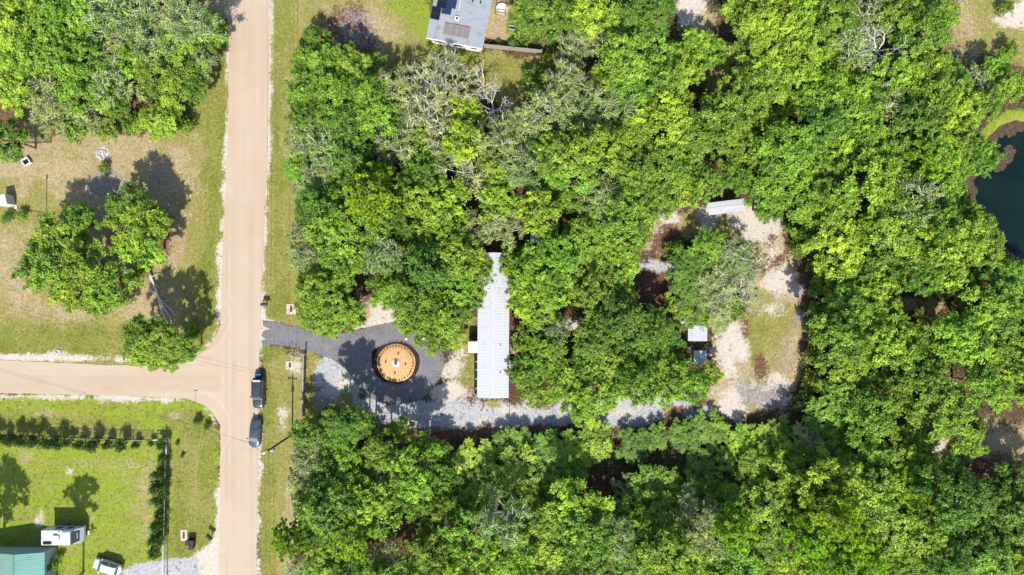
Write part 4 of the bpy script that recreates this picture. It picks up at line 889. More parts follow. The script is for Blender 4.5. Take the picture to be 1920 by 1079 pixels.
# porch on the west side
px0, px1 = P(878, 0, 2.6)[0], P(896, 0, 2.6)[0]; y1, y0 = P(0, 641, 2.6)[1], P(0, 662, 2.6)[1]; y2 = P(0, 612)[1]
por = root('porch', ((px0 + px1) / 2, (y0 + y1) / 2, 0), 0, 'small entry porch with flat white awning and dark railed steps', 'porch')
wX = px1 - px0; wY = y1 - y0; dY = y2 - y1
MB().box((0, 0, 2.66), (wX, wY, .07)).build('awning', 'white', por)
for sx in (-1, 1):
    for sy in (-1, 1): MB().box((sx * (wX / 2 - .06), sy * (wY / 2 - .06), 1.31), (.09, .09, 2.62)).build('post', 'white', por)
for i in range(7): MB().box((0, -wY / 2 + wY * (i + .5) / 7, .72), (wX - .02, wY / 7 - .015, .04)).build('deck_board', 'wood', por)
for i in range(4): MB().box((.1, wY / 2 + .18 + i * .3, .58 - i * .16), (wX - .35, .3, .05)).build('step', 'darkwood', por)
for sx in (-1, 1):
    MB().tube((sx * (wX / 2 - .06), wY / 2, 1.6), (sx * (wX / 2 - .06), wY / 2 + 1.6, .95), .035).tube((sx * (wX / 2 - .06), wY / 2 + 1.6, 0), (sx * (wX / 2 - .06), wY / 2 + 1.6, .97), .035).build('railing', 'darkwood', por)
mb = MB(); bedx0, bedx1 = P(889.5, 0)[0], P(897, 0)[0]
mb.box(((bedx0 + bedx1) / 2, (P(0, 664)[1] + P(0, 739)[1]) / 2, .03), (bedx1 - bedx0, P(0, 664)[1] - P(0, 739)[1], .14)); tag(mb.build('mulch_bed', 'mulch'), 'narrow black mulch strip along the south-west wall of the home', 'flower bed')
for i, py in enumerate((678, 693, 710, 728)):
    e = root('path_light', (*P(893.5, py), .09), 0, ('northernmost', 'second', 'third', 'southernmost')[i] + ' tiny white path light in the black mulch strip', 'light', 'path lights in the mulch strip')
    MB().tube((0, 0, 0), (0, 0, .3), .02).build('stake', 'steel', e); MB().lathe([(.02, .3), (.09, .3), (.10, .34), (0, .4)], 10).build('cap', 'white', e)
tag(MB().box((*P(873, 648), .12), (.35, .75, .26)).build('step_block', 'orangeclay', bevel=.02), 'orange clay step block beside the porch awning', 'block')
# heat pump
ac = root('air_conditioner', (*P(961, 684, .9), 0), 0, 'boxy white air conditioner with round black fan against the east wall', 'air conditioner')
MB().box((0, 0, .06), (1.0, 1.25, .12)).build('pad', 'concrete', ac)
MB().box((0, 0, .58), (.82, 1.1, .9)).build('case', 'white', ac, bevel=.03)
MB().lathe([(.36, 1.03), (.36, 1.05), (.20, 1.06), (.20, 1.04)], 20, (0, -.12)).build('fan_guard', 'black', ac)
MB().lathe([(.12, 1.05), (0, 1.06)], 12, (0, -.12)).build('hub', 'greywhite', ac)
tag(MB().box((*P(961, 672), .2), (.62, .55, .5)).build('shadow_block', 'black', bevel=.03), 'black block standing in for the shadow directly north of the air conditioner', 'box')  # solid black block put where the air conditioner casts its shadow

# ---------------------------------------------------------------- sheds
def shed(name, c, rz, wx, wy, h, label, roofmat='oldroof', rise=.25, ridge='y', n=4, open_=False, wallmat='greywhite'):
    e = root(name, (*c, 0), rz, label, 'carport' if open_ else 'shed')
    if open_:
        for sx in (-1, 1):
            for sy in (-1, 0, 1): MB().box((sx * (wx / 2 - .1), sy * (wy / 2 - .1), h / 2), (.09, .09, h)).build('post', 'steel', e)
    else:
        MB().box((0, 0, h / 2), (wx - .3, wy - .3, h)).build('wall', wallmat, e)
        d = MB().box((0, -wy / 2 + .13, 1.0), (.9, .06, 1.9)).build('door', 'white', e); MB().box((.34, -wy / 2 + .08, 1.0), (.05, .05, .12)).build('handle', 'black', d)
    pm = ribbed_panel(wy / n, wx / 2, rise, 3).mesh('roof_panel', roofmat)
    for s in (0, PI):
        for i in range(n): link('roof_panel', pm, e, (0, -wy / 2 + wy / n * (i + .5), h + rise + .03), s)
    MB().box((0, 0, h + rise + .06), (.24, wy, .02)).build('ridge_cap', 'greywhite', e)
    return e
shed('carport', P(1363, 388, 2.6), math.radians(97), 1.9, 5.6, 2.3, 'pale metal carport tilted across the north end of the clearing', 'oldroof', .05, n=6, open_=True)
shed('garden_shed', P(1309, 625.5, 2.6), 0, 2.95, 2.4, 2.3, 'small white metal shed beside the sandy clearing, foliage over its roof', 'oldroof', .2, n=3)
shed('garden_shed', P(1314, 671, 2.2), 0, 2.0, 2.1, 2.0, 'white-roofed shed mostly hidden under leaves south of the small white shed', 'oldroof', .15, n=3)
shed('garden_shed', P(1006, 448, 2.3), .02, 1.9, 1.3, 2.1, 'tiny grey shed roof in the trees north-east of the long white roof', 'roof', .12, n=2)
def lawn_chair(px, py, rz, label):
    e = root('lawn_chair', (*P(px, py), 0), rz, label, 'chair')
    for i in range(4): MB().box((0, -.22 + i * .14, .4), (.5, .12, .03)).build('seat_slat', 'white', e)
    for i in range(4): MB().box((-.19 + i * .127, .36, .72), (.11, .03, .7), 0, Matrix.Rotation(-.25, 3, 'X')).build('back_slat', 'white', e)
    for sx in (-1, 1):
        MB().box((sx * .29, -.02, .58), (.08, .6, .03)).build('armrest', 'white', e)
        for yy in (-.26, .26): MB().box((sx * .27, yy, .29), (.05, .05, .58)).build('leg', 'white', e)
lawn_chair(1265, 676, .7, 'white slatted lawn chair peeping through leaves near the small sheds')
tag(MB().box((*P(1278, 601), .45), (1.1, .9, .9), .2).build('storage_box', 'greywhite', bevel=.06), 'grey storage bin under the trees north-west of the small white shed', 'box')
# picnic table
pt = root('picnic_table', (*P(974, 606, .8), 0), 0, 'dark red-brown picnic table east of the long white roof', 'table')
for i in range(5): MB().box((0, -.3 + i * .15, .75), (1.7, .135, .04)).build('table_plank', 'redwood', pt)
for s in (-1, 1): MB().box((0, s * .68, .45), (1.7, .25, .04)).build('bench_plank', 'redwood', pt)
for s in (-1, 1):
    MB().box((s * .6, 0, .40), (.08, 1.5, .08)).build('crossbar', 'redwood', pt)
    for q in (-1, 1): MB().tube((s * .6, q * .62, 0), (s * .6, q * .2, .74), .045, n=4).build('leg', 'redwood', pt)
for (px, py, L, rz, lab) in [(1101, 404, 1.9, .12, 'pale sawn log lying in the trees west of the carport'), (1043, 409, 1.0, .1, 'short pale log lying under the oaks north of the tiny grey shed')]:
    x, y = P(px, py); e = MB(); e.tube((x - L / 2 * math.cos(rz), y - L / 2 * math.sin(rz), .16), (x + L / 2 * math.cos(rz), y + L / 2 * math.sin(rz), .18), .13, .11, 8); tag(e.build('log', 'deadbark'), lab, 'log')
x, y = P(905, 765); tag(MB().box((x, y, .05), (.14, 1.3, .08), -.45).build('plank', 'darkwood'), 'dark plank lying in grass off the south end of the home', 'plank')
pp_ = root('meter_pole', (*P(955, 800), 0), 0, 'slim dark service pole standing on the gravel south of the home', 'pole')
MB().tube((0, 0, -.3), (0, 0, 4.9), .06, .05, 8).build('post', 'polewood', pp_); MB().box((0, -.1, 1.6), (.25, .14, .4)).build('meter', 'steel', pp_)

# ---------------------------------------------------------------- house with solar panels
zr = 3.4
def rp(px, py, z=zr): return Vector((*P(px, py, z), 0))
a0, a1, a2 = rp(799, 71), rp(905, 92), rp(921, 0)
ux = (a1 - a0).normalized(); uy = Vector((-ux.y, ux.x, 0)); WX = (a1 - a0).length; rzh = math.atan2(ux.y, ux.x)
hs = root('house', (a0 + ux * WX / 2 + uy * 7).to_tuple(), rzh, 'grey-roofed house with black and blue solar panels by the north edge', 'house')
LY = 14.0
MB().box((0, .05, 1.6), (WX - .9, LY - .9, 3.2)).build('wall', 'siding', hs)
def lc(px, py, z): # photo point -> house coordinates
    d = rp(px, py, z) - Vector((hs.location.x, hs.location.y, 0)); return d.dot(ux), d.dot(uy)
mb = MB(); nrow = 30
for i in range(nrow):      # shingle courses
    y0 = -LY / 2 + LY * i / nrow; y1 = y0 + LY / nrow; zz = 3.3 + .45 * (1 - abs((y0 + y1) / 2) / (LY / 2)) * 0
    mb.box((0, (y0 + y1) / 2, 3.42 + .012 * (i % 2)), (WX, LY / nrow - .004, .05))
kind(mb.build('shingles', 'shingle', hs), 'stuff')
MB().box((0, 0, 3.30), (WX - .05, LY - .05, .16)).build('roof_deck', 'shingle', hs)
MB().box((0, -LY / 2 + .01, 3.28), (WX - .1, .06, .3)).build('fascia', 'white', hs)
MB().box((0, -LY / 2 - .05, 3.36), (WX, .14, .12)).build('gutter', 'white', hs)
for xx in (-2.6, 0.2, 2.8):
    wf = MB().box((xx, -LY / 2 + .48, 1.7), (1.1, .06, 1.2)).build('window', 'white', hs); MB().box((xx, -LY / 2 + .44, 1.7), (.95, .03, 1.05)).build('pane', 'glass', wf)
def panel(px, py, wd, ln, mat, name='solar_panel', z=3.62, frame='darksteel', rows=2):
    x, y = lc(px, py, z)
    fr = MB().box((x, y, z), (wd, ln, .05)).build(name, frame, hs)
    for i in range(rows): MB().box((x, y - ln / 2 + ln * (i + .5) / rows, z + .028), (wd - .06, ln / rows - .05, .012)).build('cell', mat, fr)
panel(817, 25, 1.4, 1.9, 'solar'); panel(829, 3, 1.4, 1.9, 'solar')
panel(837, 21, 1.45, .95, 'solarblue', rows=3); panel(847, 4, 1.5, 1.9, 'solarblue', rows=4)
for i in range(4): panel(838 + i * 12.2, 54.5 + i * 2.3, .98, 1.75, 'brownpanel', 'collector_panel', z=3.65, frame='wood', rows=1)
x, y = lc(857, 35, 3.7); sk = MB().box((x, y, 3.62), (.62, .62, .3)).build('skylight', 'white', hs); MB().box((x, y, 3.78), (.34, .34, .03)).build('pane', 'glass', sk)
for (qx, qy) in ((886, 2), (901, 5)): x, y = lc(qx, qy, 3.7); MB().lathe([(.12, 3.4), (.12, 3.85), (0, 3.86)], 8, (x, y)).build('vent_pipe', 'black', hs)
mb = MB(); x, y = lc(862, 8, 3.6); mb.tube((x, y - 1, 3.55), (x, y + 2.5, 3.55), .05).build('conduit', 'white', hs)
# wooden screen fence running east from that house
f0 = Vector(P(908, 90)); f1 = Vector(P(1015, 101)); fd = (f1 - f0); fl = fd.length; fa = math.atan2(fd.y, fd.x)
fe = root('wooden_fence', (*((f0 + f1) / 2), 0), fa, 'grey board fence with tyres stacked behind it, running from the solar house', 'fence')
nb = 60
bm_ = MB().box((0, 0, .85), (fl / nb - .012, .03, 1.7)).mesh('board', 'wood')
for i in range(nb): link('board', bm_, fe, (-fl / 2 + fl * (i + .5) / nb, 0, .02 * (i % 3)))
for i in range(5): MB().box((-fl / 2 + fl * i / 4, .08, .85), (.09, .09, 1.8)).build('post', 'wood', fe)
for z in (.4, 1.35): MB().box((0, .05, z), (fl, .04, .09)).build('rail', 'wood', fe)
def tyre(px, py, z, R, label, tilt=0):
    e = root('tyre', (*P(px, py), z), 0, label, 'tyre', 'old tyres behind the fence')
    mb = MB(); n = 20; m = 8
    for i in range(n):
        for j in range(m):
            a, b = 2 * PI * i / n, 2 * PI * j / m; q = R * .74 + R * .26 * math.cos(b); mb.v.append((q * math.cos(a), q * math.sin(a), R * .3 * math.sin(b)))
    for i in range(n):
        for j in range(m): mb.f.append((i * m + j, ((i + 1) % n) * m + j, ((i + 1) % n) * m + (j + 1) % m, i * m + (j + 1) % m))
    mb.build('tread', 'rubber', e, True); MB().lathe([(R * .5, -.03), (R * .4, .03), (0, .03)], 14).build('rim', 'darksteel', e)
tyre(1011, 96, .15, .62, 'biggest black tyre at the free end of the grey fence')
tyre(1001, 91, .12, .42, 'small black tyre just inside the fence end')
tyre(915, 80, .14, .45, 'black tyre tucked between the solar house and the fence'); tyre(925, 82, .14, .42, 'black tyre second from the solar house along the fence')
for (px, py, r, lab) in [(935, 80, 7, 'leafy sprout among the tyres close to the solar house'), (962, 83, 12, 'bright green bush growing behind the middle of the grey fence'), (985, 86, 7, 'yellowish weed clump behind the grey fence')]: plant(px, py, r, 's', lab, col=(.10, .19, .02))
def frame_trellis(name, pts, label, z, mat='darkwood', r=.05):
    e = root(name, (*P(*pts[0]), 0), 0, label, 'trellis'); ox, oy = P(*pts[0])
    q = [(P(*p)[0] - ox, P(*p)[1] - oy) for p in pts]
    for x, y in q: MB().tube((x, y, 0), (x, y, z), r, n=6).build('post', mat, e)
    for a, b in zip(q, q[1:] + q[:1]): MB().tube((*a, z - .05), (*b, z - .05), r, n=6).build('rail', mat, e)
    return e
frame_trellis('garden_trellis', [(929, 28), (948, 31), (950, 8), (932, 6)], 'dark post-and-rail garden frame nearest the solar house', 1.3)
frame_trellis('garden_trellis', [(952, 62), (978, 66), (980, 40), (954, 38)], 'square garden frame near the grey fence, south-east of the other', 1.2)
frame_trellis('garden_trellis', [(927, 4), (950, 2), (952, -14), (929, -12)], 'dark garden frame cut off by the north picture edge', 1.3)
tag(MB().lathe([(.0, .0), (.6, .02), (.85, .5), (.9, .52), (.75, .5), (.5, .2), (0, .2)], 20, P(941, 19)).build('tub', 'stone'), 'pale round tub standing inside the northern garden frame', 'tub')
for (a, b) in [((955, 49), (975, 51)), ((955, 56), (975, 58))]:
    (x0, y0_), (x1, y1_) = P(*a), P(*b); tag(MB().tube((x0, y0_, .25), (x1, y1_, .25), .12, n=8).build('garden_beam', 'wood'), 'grey beam laid across the square garden frame by the grey fence', 'beam', 'beams in the garden frame')
tag(MB().box((*P(1074, 72), .5), (.95, .95, 1.0), .1).build('compost_bin', 'black', bevel=.05), 'square black compost bin in the trees east of the fence end', 'bin')

# ---------------------------------------------------------------- teal house corner, camper, vehicles
th = root('teal_house', (*P(20, 1085), 0), 0, 'house corner with ribbed teal metal roof in the south-west', 'house')
ox, oy = P(20, 1085)
def tl(px, py, z): x, y = P(px, py, z); return x - ox, y - oy
xE, yN = tl(84, 1036, 3.0); yS = yN - 8; xW = 2 * tl(25, 0, 3.9)[0] - xE - 2.0
MB().box(((xW + xE) / 2, (yN + yS) / 2, 1.5), (xE - xW - .6, yN - yS - .6, 3.0)).build('wall', 'tealwall', th)
xR = tl(25, 0, 3.9)[0]; sl_ = xE - xR; npn = 9; pw = (yN - yS) / npn
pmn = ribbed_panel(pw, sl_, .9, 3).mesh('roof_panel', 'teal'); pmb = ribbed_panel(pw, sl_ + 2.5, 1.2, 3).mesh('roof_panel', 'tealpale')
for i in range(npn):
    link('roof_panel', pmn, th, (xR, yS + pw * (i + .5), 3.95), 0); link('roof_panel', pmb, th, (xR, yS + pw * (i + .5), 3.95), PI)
MB().quad((xR - sl_ + .3, yN - .3, 3.0), (xE - .3, yN - .3, 3.0), (xR, yN - .3, 3.85)).build('gable', 'tealwall', th)
MB().box((xR, (yN + yS) / 2, 3.98), (.3, yN - yS, .03)).build('ridge_cap', 'teal', th)
d = MB().box((xE - .27, (yN + yS) / 2 + 1.2, 1.1), (.08, .95, 2.1)).build('door', 'redwood', th); MB().box((xE - .2, (yN + yS) / 2 + 1.5, 1.1), (.06, .06, .12)).build('handle', 'black', d)
wf = MB().box((xE - .28, (yN + yS) / 2 - .8, 1.6), (.06, 1.0, 1.0)).build('window', 'white', th); MB().box((xE - .24, (yN + yS) / 2 - .8, 1.6), (.03, .85, .85)).build('pane', 'glass', wf)
pxx, pyy = P(93, 1042, .1); tag(MB().box((pxx + .2, pyy, .06), (1.6, 2.4, .16)).build('entry_slab', 'greywhite'), 'pale entry slab between the teal house and the camper', 'slab')
# camper trailer
zt = 3.0
c0 = Vector(P(77, 1009, zt)); c1 = Vector(P(160, 1009, 1.6))
x0 = P(77, 0, zt)[0]; xk = P(133, 0, zt)[0]; xf = P(158, 0, 1.2)[0]; yn = P(0, 995, zt)[1]; ys = P(0, 1023, zt)[1]
cp = root('camper_trailer', ((x0 + xf) / 2, (yn + ys) / 2, 0), 0, 'white camper trailer with sloping dark front window on the lawn', 'camper')
hx = (xf - x0) / 2; hy = (yn - ys) / 2; kx = xk - (x0 + xf) / 2
prof = [(-hx, .55), (-hx, zt), (kx, zt), (hx - .25, 1.9), (hx, 1.2), (hx - .1, .55)]
mb = MB(); k = 0
for s in (-1, 1): mb.v += [(x, s * hy, z) for x, z in prof]
mb.f += [tuple(range(5, -1, -1))[::-1][::-1], tuple(range(6, 12))]
for i in range(6): j = (i + 1) % 6; mb.f.append((i, j, 6 + j, 6 + i))
mb.build('body', 'carwhite', cp, bevel=.06)
def slope(t0, t1, yy, off, name, mat, par):
    dx, dz = hx - .25 - kx, 1.9 - zt; nl = Vector((-dz, 0, dx)).normalized() * off
    a = Vector((kx, 0, zt)) + Vector((dx, 0, dz)) * t0 + nl; b = Vector((kx, 0, zt)) + Vector((dx, 0, dz)) * t1 + nl
    return MB().quad((a.x, -yy, a.z), (b.x, -yy * .86, b.z), (b.x, yy * .86, b.z), (a.x, yy, a.z)).build(name, mat, par)
fw = slope(.02, .98, hy * .86, .012, 'front_window', 'glass', cp)
def slope_pt(t, y, off=.02):
    dx, dz = hx - .25 - kx, 1.9 - zt; nl = Vector((-dz, 0, dx)).normalized() * off; v = Vector((kx, y, zt)) + Vector((dx, 0, dz)) * t + nl; return tuple(v)
mb = MB()    # pale zig-zag lettering mark on the front window
zz = [(.62, .55), (.78, .42), (.62, .30), (.78, .18), (.62, .08), (.78, -.04), (.64, -.14), (.8, -.3), (.62, -.42)]
for (t0_, y0_), (t1_, y1_) in zip(zz[:-1], zz[1:]): mb.tube(slope_pt(t0_, y0_), slope_pt(t1_, y1_), .03, n=4)
mb.build('decal', 'white', fw)
MB().box((-hx + .95, -hy + .38, zt + .02), (1.3, .5, .06)).build('skylight', 'glass', cp)
MB().box((-hx + 2.35, .1, zt + .16), (1.0, .72, .3)).build('roof_unit', 'carwhite', cp, bevel=.05)
MB().box((-hx + 2.7, .75, zt + .05), (.4, .4, .12)).build('roof_vent', 'white', cp)
for xx in (-.6, 1.0): wf = MB().box((xx, hy + .01, 1.9), (.95, .04, .6)).build('window', 'black', cp); MB().box((xx, hy + .035, 1.9), (.85, .02, .5)).build('pane', 'glass', wf)
MB().box((.3, hy + .02, 1.0), (hx * 1.6, .03, .22)).build('stripe', 'black', cp)
for s in (-1, 1):
    for xx in (-.55, .35):
        wv = MB().tube((xx, s * (hy - .22), .36), (xx, s * (hy - .02), .36), .36, n=16).build('wheel', 'rubber', cp); MB().tube((xx, s * (hy - .03), .36), (xx, s * (hy - .005), .36), .2, n=12).build('rim', 'chrome', wv)
MB().tube((hx - .1, -.45, .5), (hx + 1.1, 0, .5), .05).tube((hx - .1, .45, .5), (hx + 1.1, 0, .5), .05).build('hitch', 'darksteel', cp)
MB().tube((hx + .5, -.12, .55), (hx + .5, -.12, .95), .15, n=12).tube((hx + .5, .2, .55), (hx + .5, .2, .95), .15, n=12).build('gas_bottle', 'white', cp)

def loft(mb, secs):
    # secs: (x, half width, z low, z top, shoulder) along the car; rounded sections
    rings = []
    for x, hw, zl, zt_, sh in secs:
        ring = [(x, -hw * .86, zl), (x, -hw, zl + .12), (x, -hw, zl + (zt_ - zl) * .62), (x, -hw * sh, zt_ - .03), (x, -hw * sh * .55, zt_), (x, hw * sh * .55, zt_), (x, hw * sh, zt_ - .03), (x, hw, zl + (zt_ - zl) * .62), (x, hw, zl + .12), (x, hw * .86, zl)]
        k = len(mb.v); mb.v += ring; rings.append(k)
    n = 10
    for a, b in zip(rings[:-1], rings[1:]):
        for i in range(n): j = (i + 1) % n; mb.f.append((a + i, a + j, b + j, b + i))
    mb.f.append(tuple(rings[0] + i for i in reversed(range(n)))); mb.f.append(tuple(rings[-1] + i for i in range(n)))
def vehicle(name, loc, heading, label, L, Wd, paint, boxy=False, H=1.45, cab=(-.30, .22), hood=1.0, ws=.75, rw=.7):
    """x forward. cab: roof rear/front as fractions of the length"""
    e = root(name, (*loc, 0), heading, label, 'car'); h = L / 2; hw = Wd / 2
    mb = MB()
    if boxy: secs = [(-h, hw * .9, .45, hood, .94), (-h + .1, hw, .38, hood + .06, .95), (-h * .4, hw, .32, hood + .08, .95), (h * .3, hw, .32, hood + .06, .92), (h * .8, hw * .96, .34, hood, .88), (h - .12, hw * .86, .40, hood - .1, .85), (h, hw * .72, .45, hood - .28, .85)]
    else: secs = [(-h, hw * .74, .42, hood - .18, .85), (-h + .18, hw * .92, .34, hood - .02, .88), (-h * .6, hw, .28, hood + .04, .9), (0, hw, .26, hood + .05, .92), (h * .45, hw, .28, hood, .9), (h * .8, hw * .93, .3, hood - .14, .85), (h - .12, hw * .78, .36, hood - .28, .82), (h, hw * .55, .42, hood - .4, .8)]
    loft(mb, secs); b = mb.build('body', paint, e, True)
    sd = b.modifiers.new('soft', 'SUBSURF'); sd.levels = 1; sd.render_levels = 1
    r0, r1 = cab[0] * L, cab[1] * L; z0 = hood - .05; z1 = H
    xb0, xb1 = r0 - rw, r1 + ws; wb, wt = hw * .93, hw * (.82 if boxy else .70)
    base = [(xb0, -wb, z0), (xb1, -wb, z0), (xb1, wb, z0), (xb0, wb, z0)]; top = [(r0, -wt, z1), (r1, -wt * .97, z1), (r1, wt * .97, z1), (r0, wt, z1)]
    gb = MB(); gb.v = base + top + [((r0 + r1) / 2, 0, z1 + .035)]
    gb.f = [(3, 2, 1, 0), (0, 1, 5, 4), (1, 2, 6, 5), (2, 3, 7, 6), (3, 0, 4, 7), (4, 5, 8), (5, 6, 8), (6, 7, 8), (7, 4, 8)]
    gb.build('cabin', paint, e, bevel=.05)
    B = [Vector(q) for q in base]; T = [Vector(q) for q in top]
    def glass(nm, a, b, c, d, inset=(.06, .10), par=e, mat='autoglass'):
        n = (b - a).cross(d - a).normalized() * .030
        f = lambda u, v: (a.lerp(b, u)).lerp(d.lerp(c, u), v) + n
        u0, v0 = inset; return MB().quad(f(u0, v0), f(1 - u0, v0), f(1 - u0, 1 - v0 * .6), f(u0, 1 - v0 * .6)).build(nm, mat, par)
    glass('windshield', B[1], B[2], T[2], T[1], (.05, .06)); glass('rear_window', B[3], B[0], T[0], T[3], (.07, .12))
    for a, b, c, d in ((B[0], B[1], T[1], T[0]), (B[2], B[3], T[3], T[2])):
        m0, m1 = a.lerp(b, .5), d.lerp(c, .5)
        glass('side_window', a, m0, m1, d, (.08, .18)); glass('side_window', m0, b, c, m1, (.08, .18))
    for s in (-1, 1):
        for xx in (-h * .58, h * .60):
            wv = MB().tube((xx, s * (hw - .24), .34), (xx, s * (hw - .01), .34), .34, n=18).build('wheel', 'rubber', e); MB().tube((xx, s * (hw - .03), .34), (xx, s * (hw + .005), .34), .2, n=12).build('rim', 'chrome', wv)
        MB().box((xb1 - .45, s * (hw + .12), hood + .12), (.18, .22, .15)).build('mirror', paint, e, bevel=.03)
        MB().box((h - .2, s * hw * .62, hood - .30), (.2, .32, .13), -s * .35).build('headlight', 'chrome', e, bevel=.03)
        MB().box((-h + .03, s * hw * .70, hood - .10), (.1, .25, .22)).build('taillight', 'red', e)
    MB().box((h - .1, 0, .52), (.14, hw * 1.0, .16)).build('grille', 'black', e)
    return e, b
# black boxy off-roader, nose to the south
cx, cy = P(484.5, 737.5, .9)
suv, body = vehicle('off_road_car', (cx, cy), -PI / 2 - .01, 'black boxy off-road car with spare wheel and blue load, nose towards the sedan', 4.75, 1.85, 'carblack', True, 1.82, (-.44, .12), 1.12, .42, .10)
spw = MB().tube((-2.42, 0, 1.0), (-2.64, 0, 1.0), .38, n=18).build('spare_wheel', 'rubber', suv); MB().tube((-2.645, 0, 1.0), (-2.67, 0, 1.0), .2, n=12).build('rim', 'chrome', spw)
MB().box((-2.0, .0, 1.86), (.28, 1.2, .05)).build('roof_hatch', 'greywhite', suv, bevel=.03)
for s in (-1, 1): MB().tube((-1.9, s * .62, 1.92), (.3, s * .62, 1.92), .025).build('roof_rail', 'black', suv)
MB().box((-2.85, 0, .55), (.5, 1.3, .06)).build('cargo_rack', 'darksteel', suv)
ck = root('cool_box', (*P(484.5, 704, .9), .6), 0, 'blue cool box riding on the rear rack of the off-road car', 'box')
MB().box((0, 0, .22), (.72, .42, .42)).build('tub', 'blue', ck, bevel=.03); MB().box((0, 0, .46), (.74, .44, .06)).build('lid', 'blue', ck, bevel=.02)
cx, cy = P(478.5, 813, .7)
vehicle('sedan', (cx, cy), -PI / 2 - .085, 'dark blue sedan parked behind the black off-road car', 4.5, 1.80, 'carblue', False, 1.44, (-.17, .12), .94, .72, .62)
cx, cy = P(200, 1064, .9)
wc, _ = vehicle('white_car', (cx, cy), math.radians(163), 'white crossover car with dark windscreen at the end of the grey drive', 4.55, 1.86, 'carwhite', False, 1.66, (-.36, .13), 1.02, .72, .22)
for s in (-1, 1): MB().tube((-1.4, s * .60, 1.69), (.4, s * .58, 1.69), .02).build('roof_rail', 'steel', wc)

# ---------------------------------------------------------------- fences
def chain_link(a, b, label, h=1.5, step=2.9, posts=True, group=None):
    a, b = Vector(P(*a)), Vector(P(*b)); d = b - a; L = d.length; e = root('chain_link_fence', (*a, 0), math.atan2(d.y, d.x), label, 'fence', group)
    n = max(1, round(L / step)); pm = MB().tube((0, 0, -.1), (0, 0, h + .06), .05, n=8).mesh('post', 'darksteel')
    for i in range(n + 1): link('post', pm, e, (L * i / n, 0, 0))
    MB().tube((0, 0, h), (L, 0, h), .035, n=6).build('top_rail', 'steel', e)
    mb = MB(); k = int((L + h) / .22)
    for i in range(k):
        for s in (1, -1):
            x0 = -h + i * .22; p0, p1 = (x0, 0.05), (x0 + h, h)
            if p0[0] < 0: p0 = (0, .05 - x0)
            if p1[0] > L: p1 = (L, h - (x0 + h - L))
            if p0[1] >= h or p1[1] <= 0: continue
            q0, q1 = (p0, p1) if s > 0 else ((L - p0[0], p0[1]), (L - p1[0], p1[1]))
            mb.tube((q0[0], s * .006, q0[1]), (q1[0], s * .006, q1[1]), .009, n=3, caps=False)
    kind(mb.build('wire_mesh', 'darksteel', e), 'stuff')
    return e
chain_link((-60, 812), (285, 823), 'black chain-link fence behind the shrub row facing the side road')
chain_link((319, 855), (316, 1000), 'black chain-link fence along the road verge beside the tall hedge')
chain_link((45, 270), (96, 268), 'low chain-link pen wall in the dry western yard', 1.5, 2.0)
chain_link((96, 268), (95, 238), 'short chain-link pen end wall beside the western wood', 1.5, 2.0)
def white_rail(pts, label):
    e = root('corner_rail', (*P(*pts[0]), 0), 0, label, 'fence'); ox_, oy_ = P(*pts[0]); q = [(P(*p)[0] - ox_, P(*p)[1] - oy_) for p in pts]
    for x, y in q: MB().box((x, y, .75), (.1, .1, 1.5)).build('post', 'wood', e)
    for (x0, y0_), (x1, y1_) in zip(q[:-1], q[1:]):
        for z in (1.4, .8):
            L = math.hypot(x1 - x0, y1_ - y0_); MB().box(((x0 + x1) / 2, (y0_ + y1_) / 2, z), (L, .12, .12), math.atan2(y1_ - y0_, x1 - x0)).build('rail', 'stone' if z > 1 else 'wood', e)
white_rail([(295, 822), (320, 822), (320, 848)], 'pale timber corner rail where the two chain-link fences meet')
def gate(a, b, label):
    a, b = Vector(P(*a)), Vector(P(*b)); d = b - a; L = d.length; e = root('metal_gate', (*a, 0), math.atan2(d.y, d.x), label, 'gate')
    for x in (0, L): MB().tube((x, 0, 0), (x, 0, 1.7), .06, n=8).build('post', 'white', e)
    for z in (.2, .9, 1.5): MB().tube((0, 0, z), (L, 0, z), .05, n=6).build('rail', 'white', e)
    for i in range(1, 9): MB().tube((L * i / 9, 0, .2), (L * i / 9, 0, 1.5), .02, n=5).build('bar', 'white', e)
gate((315, 1008), (314, 1085), 'white tubular drive gate across the grey drive')
hedge = [(-8, 819, 12), (12, 822, 13), (32, 824, 12), (52, 826, 14), (72, 826, 12), (92, 830, 14), (112, 830, 13), (132, 828, 11), (153, 832, 11), (178, 834, 12), (205, 833, 12), (231, 834, 12), (257, 834, 9), (286, 831, 8)]
for i, (px, py, r) in enumerate(hedge):
    w_ = ['westernmost cut-off shrub', 'second shrub', 'third shrub', 'fourth shrub', 'fifth shrub', 'sixth shrub', 'seventh shrub', 'eighth shrub', 'ninth shrub', 'tenth shrub', 'eleventh shrub', 'twelfth shrub', 'penultimate small shrub', 'smallest easternmost shrub'][i]
    hv = (1.0, .8, 1.15, .95, 1.2, .75, 1.1, .9, 1.0, 1.15, .85, 1.05, .9, .8)[i]
    e = plant(px, py, r * 1.1 * hv, 's', f'{w_} counted from the west in the fence row facing the side road', col=(.045, .085, .015)); e['group'] = 'shrubs along the side-road fence'; e.scale = (e.scale[0], e.scale[1], e.scale[0] * 1.7)
hed2 = [(306, 833, 11), (309, 858, 9), (303, 888, 14), (300, 912, 15), (302, 936, 14), (302, 962, 10), (299, 985, 14), (297, 1008, 14), (294, 1032, 13)]
for i, (px, py, r) in enumerate(hed2):
    w_ = 'first second third fourth fifth sixth seventh eighth ninth'.split()[i]
    e = plant(px, py, r * 1.15, 's', f'{w_} hedge bush south of the corner rail, along the fence', col=(.045, .10, .016)); e['group'] = 'hedge bushes along the road-side fence'; e.scale = (e.scale[0], e.scale[1], e.scale[0] * 1.6)
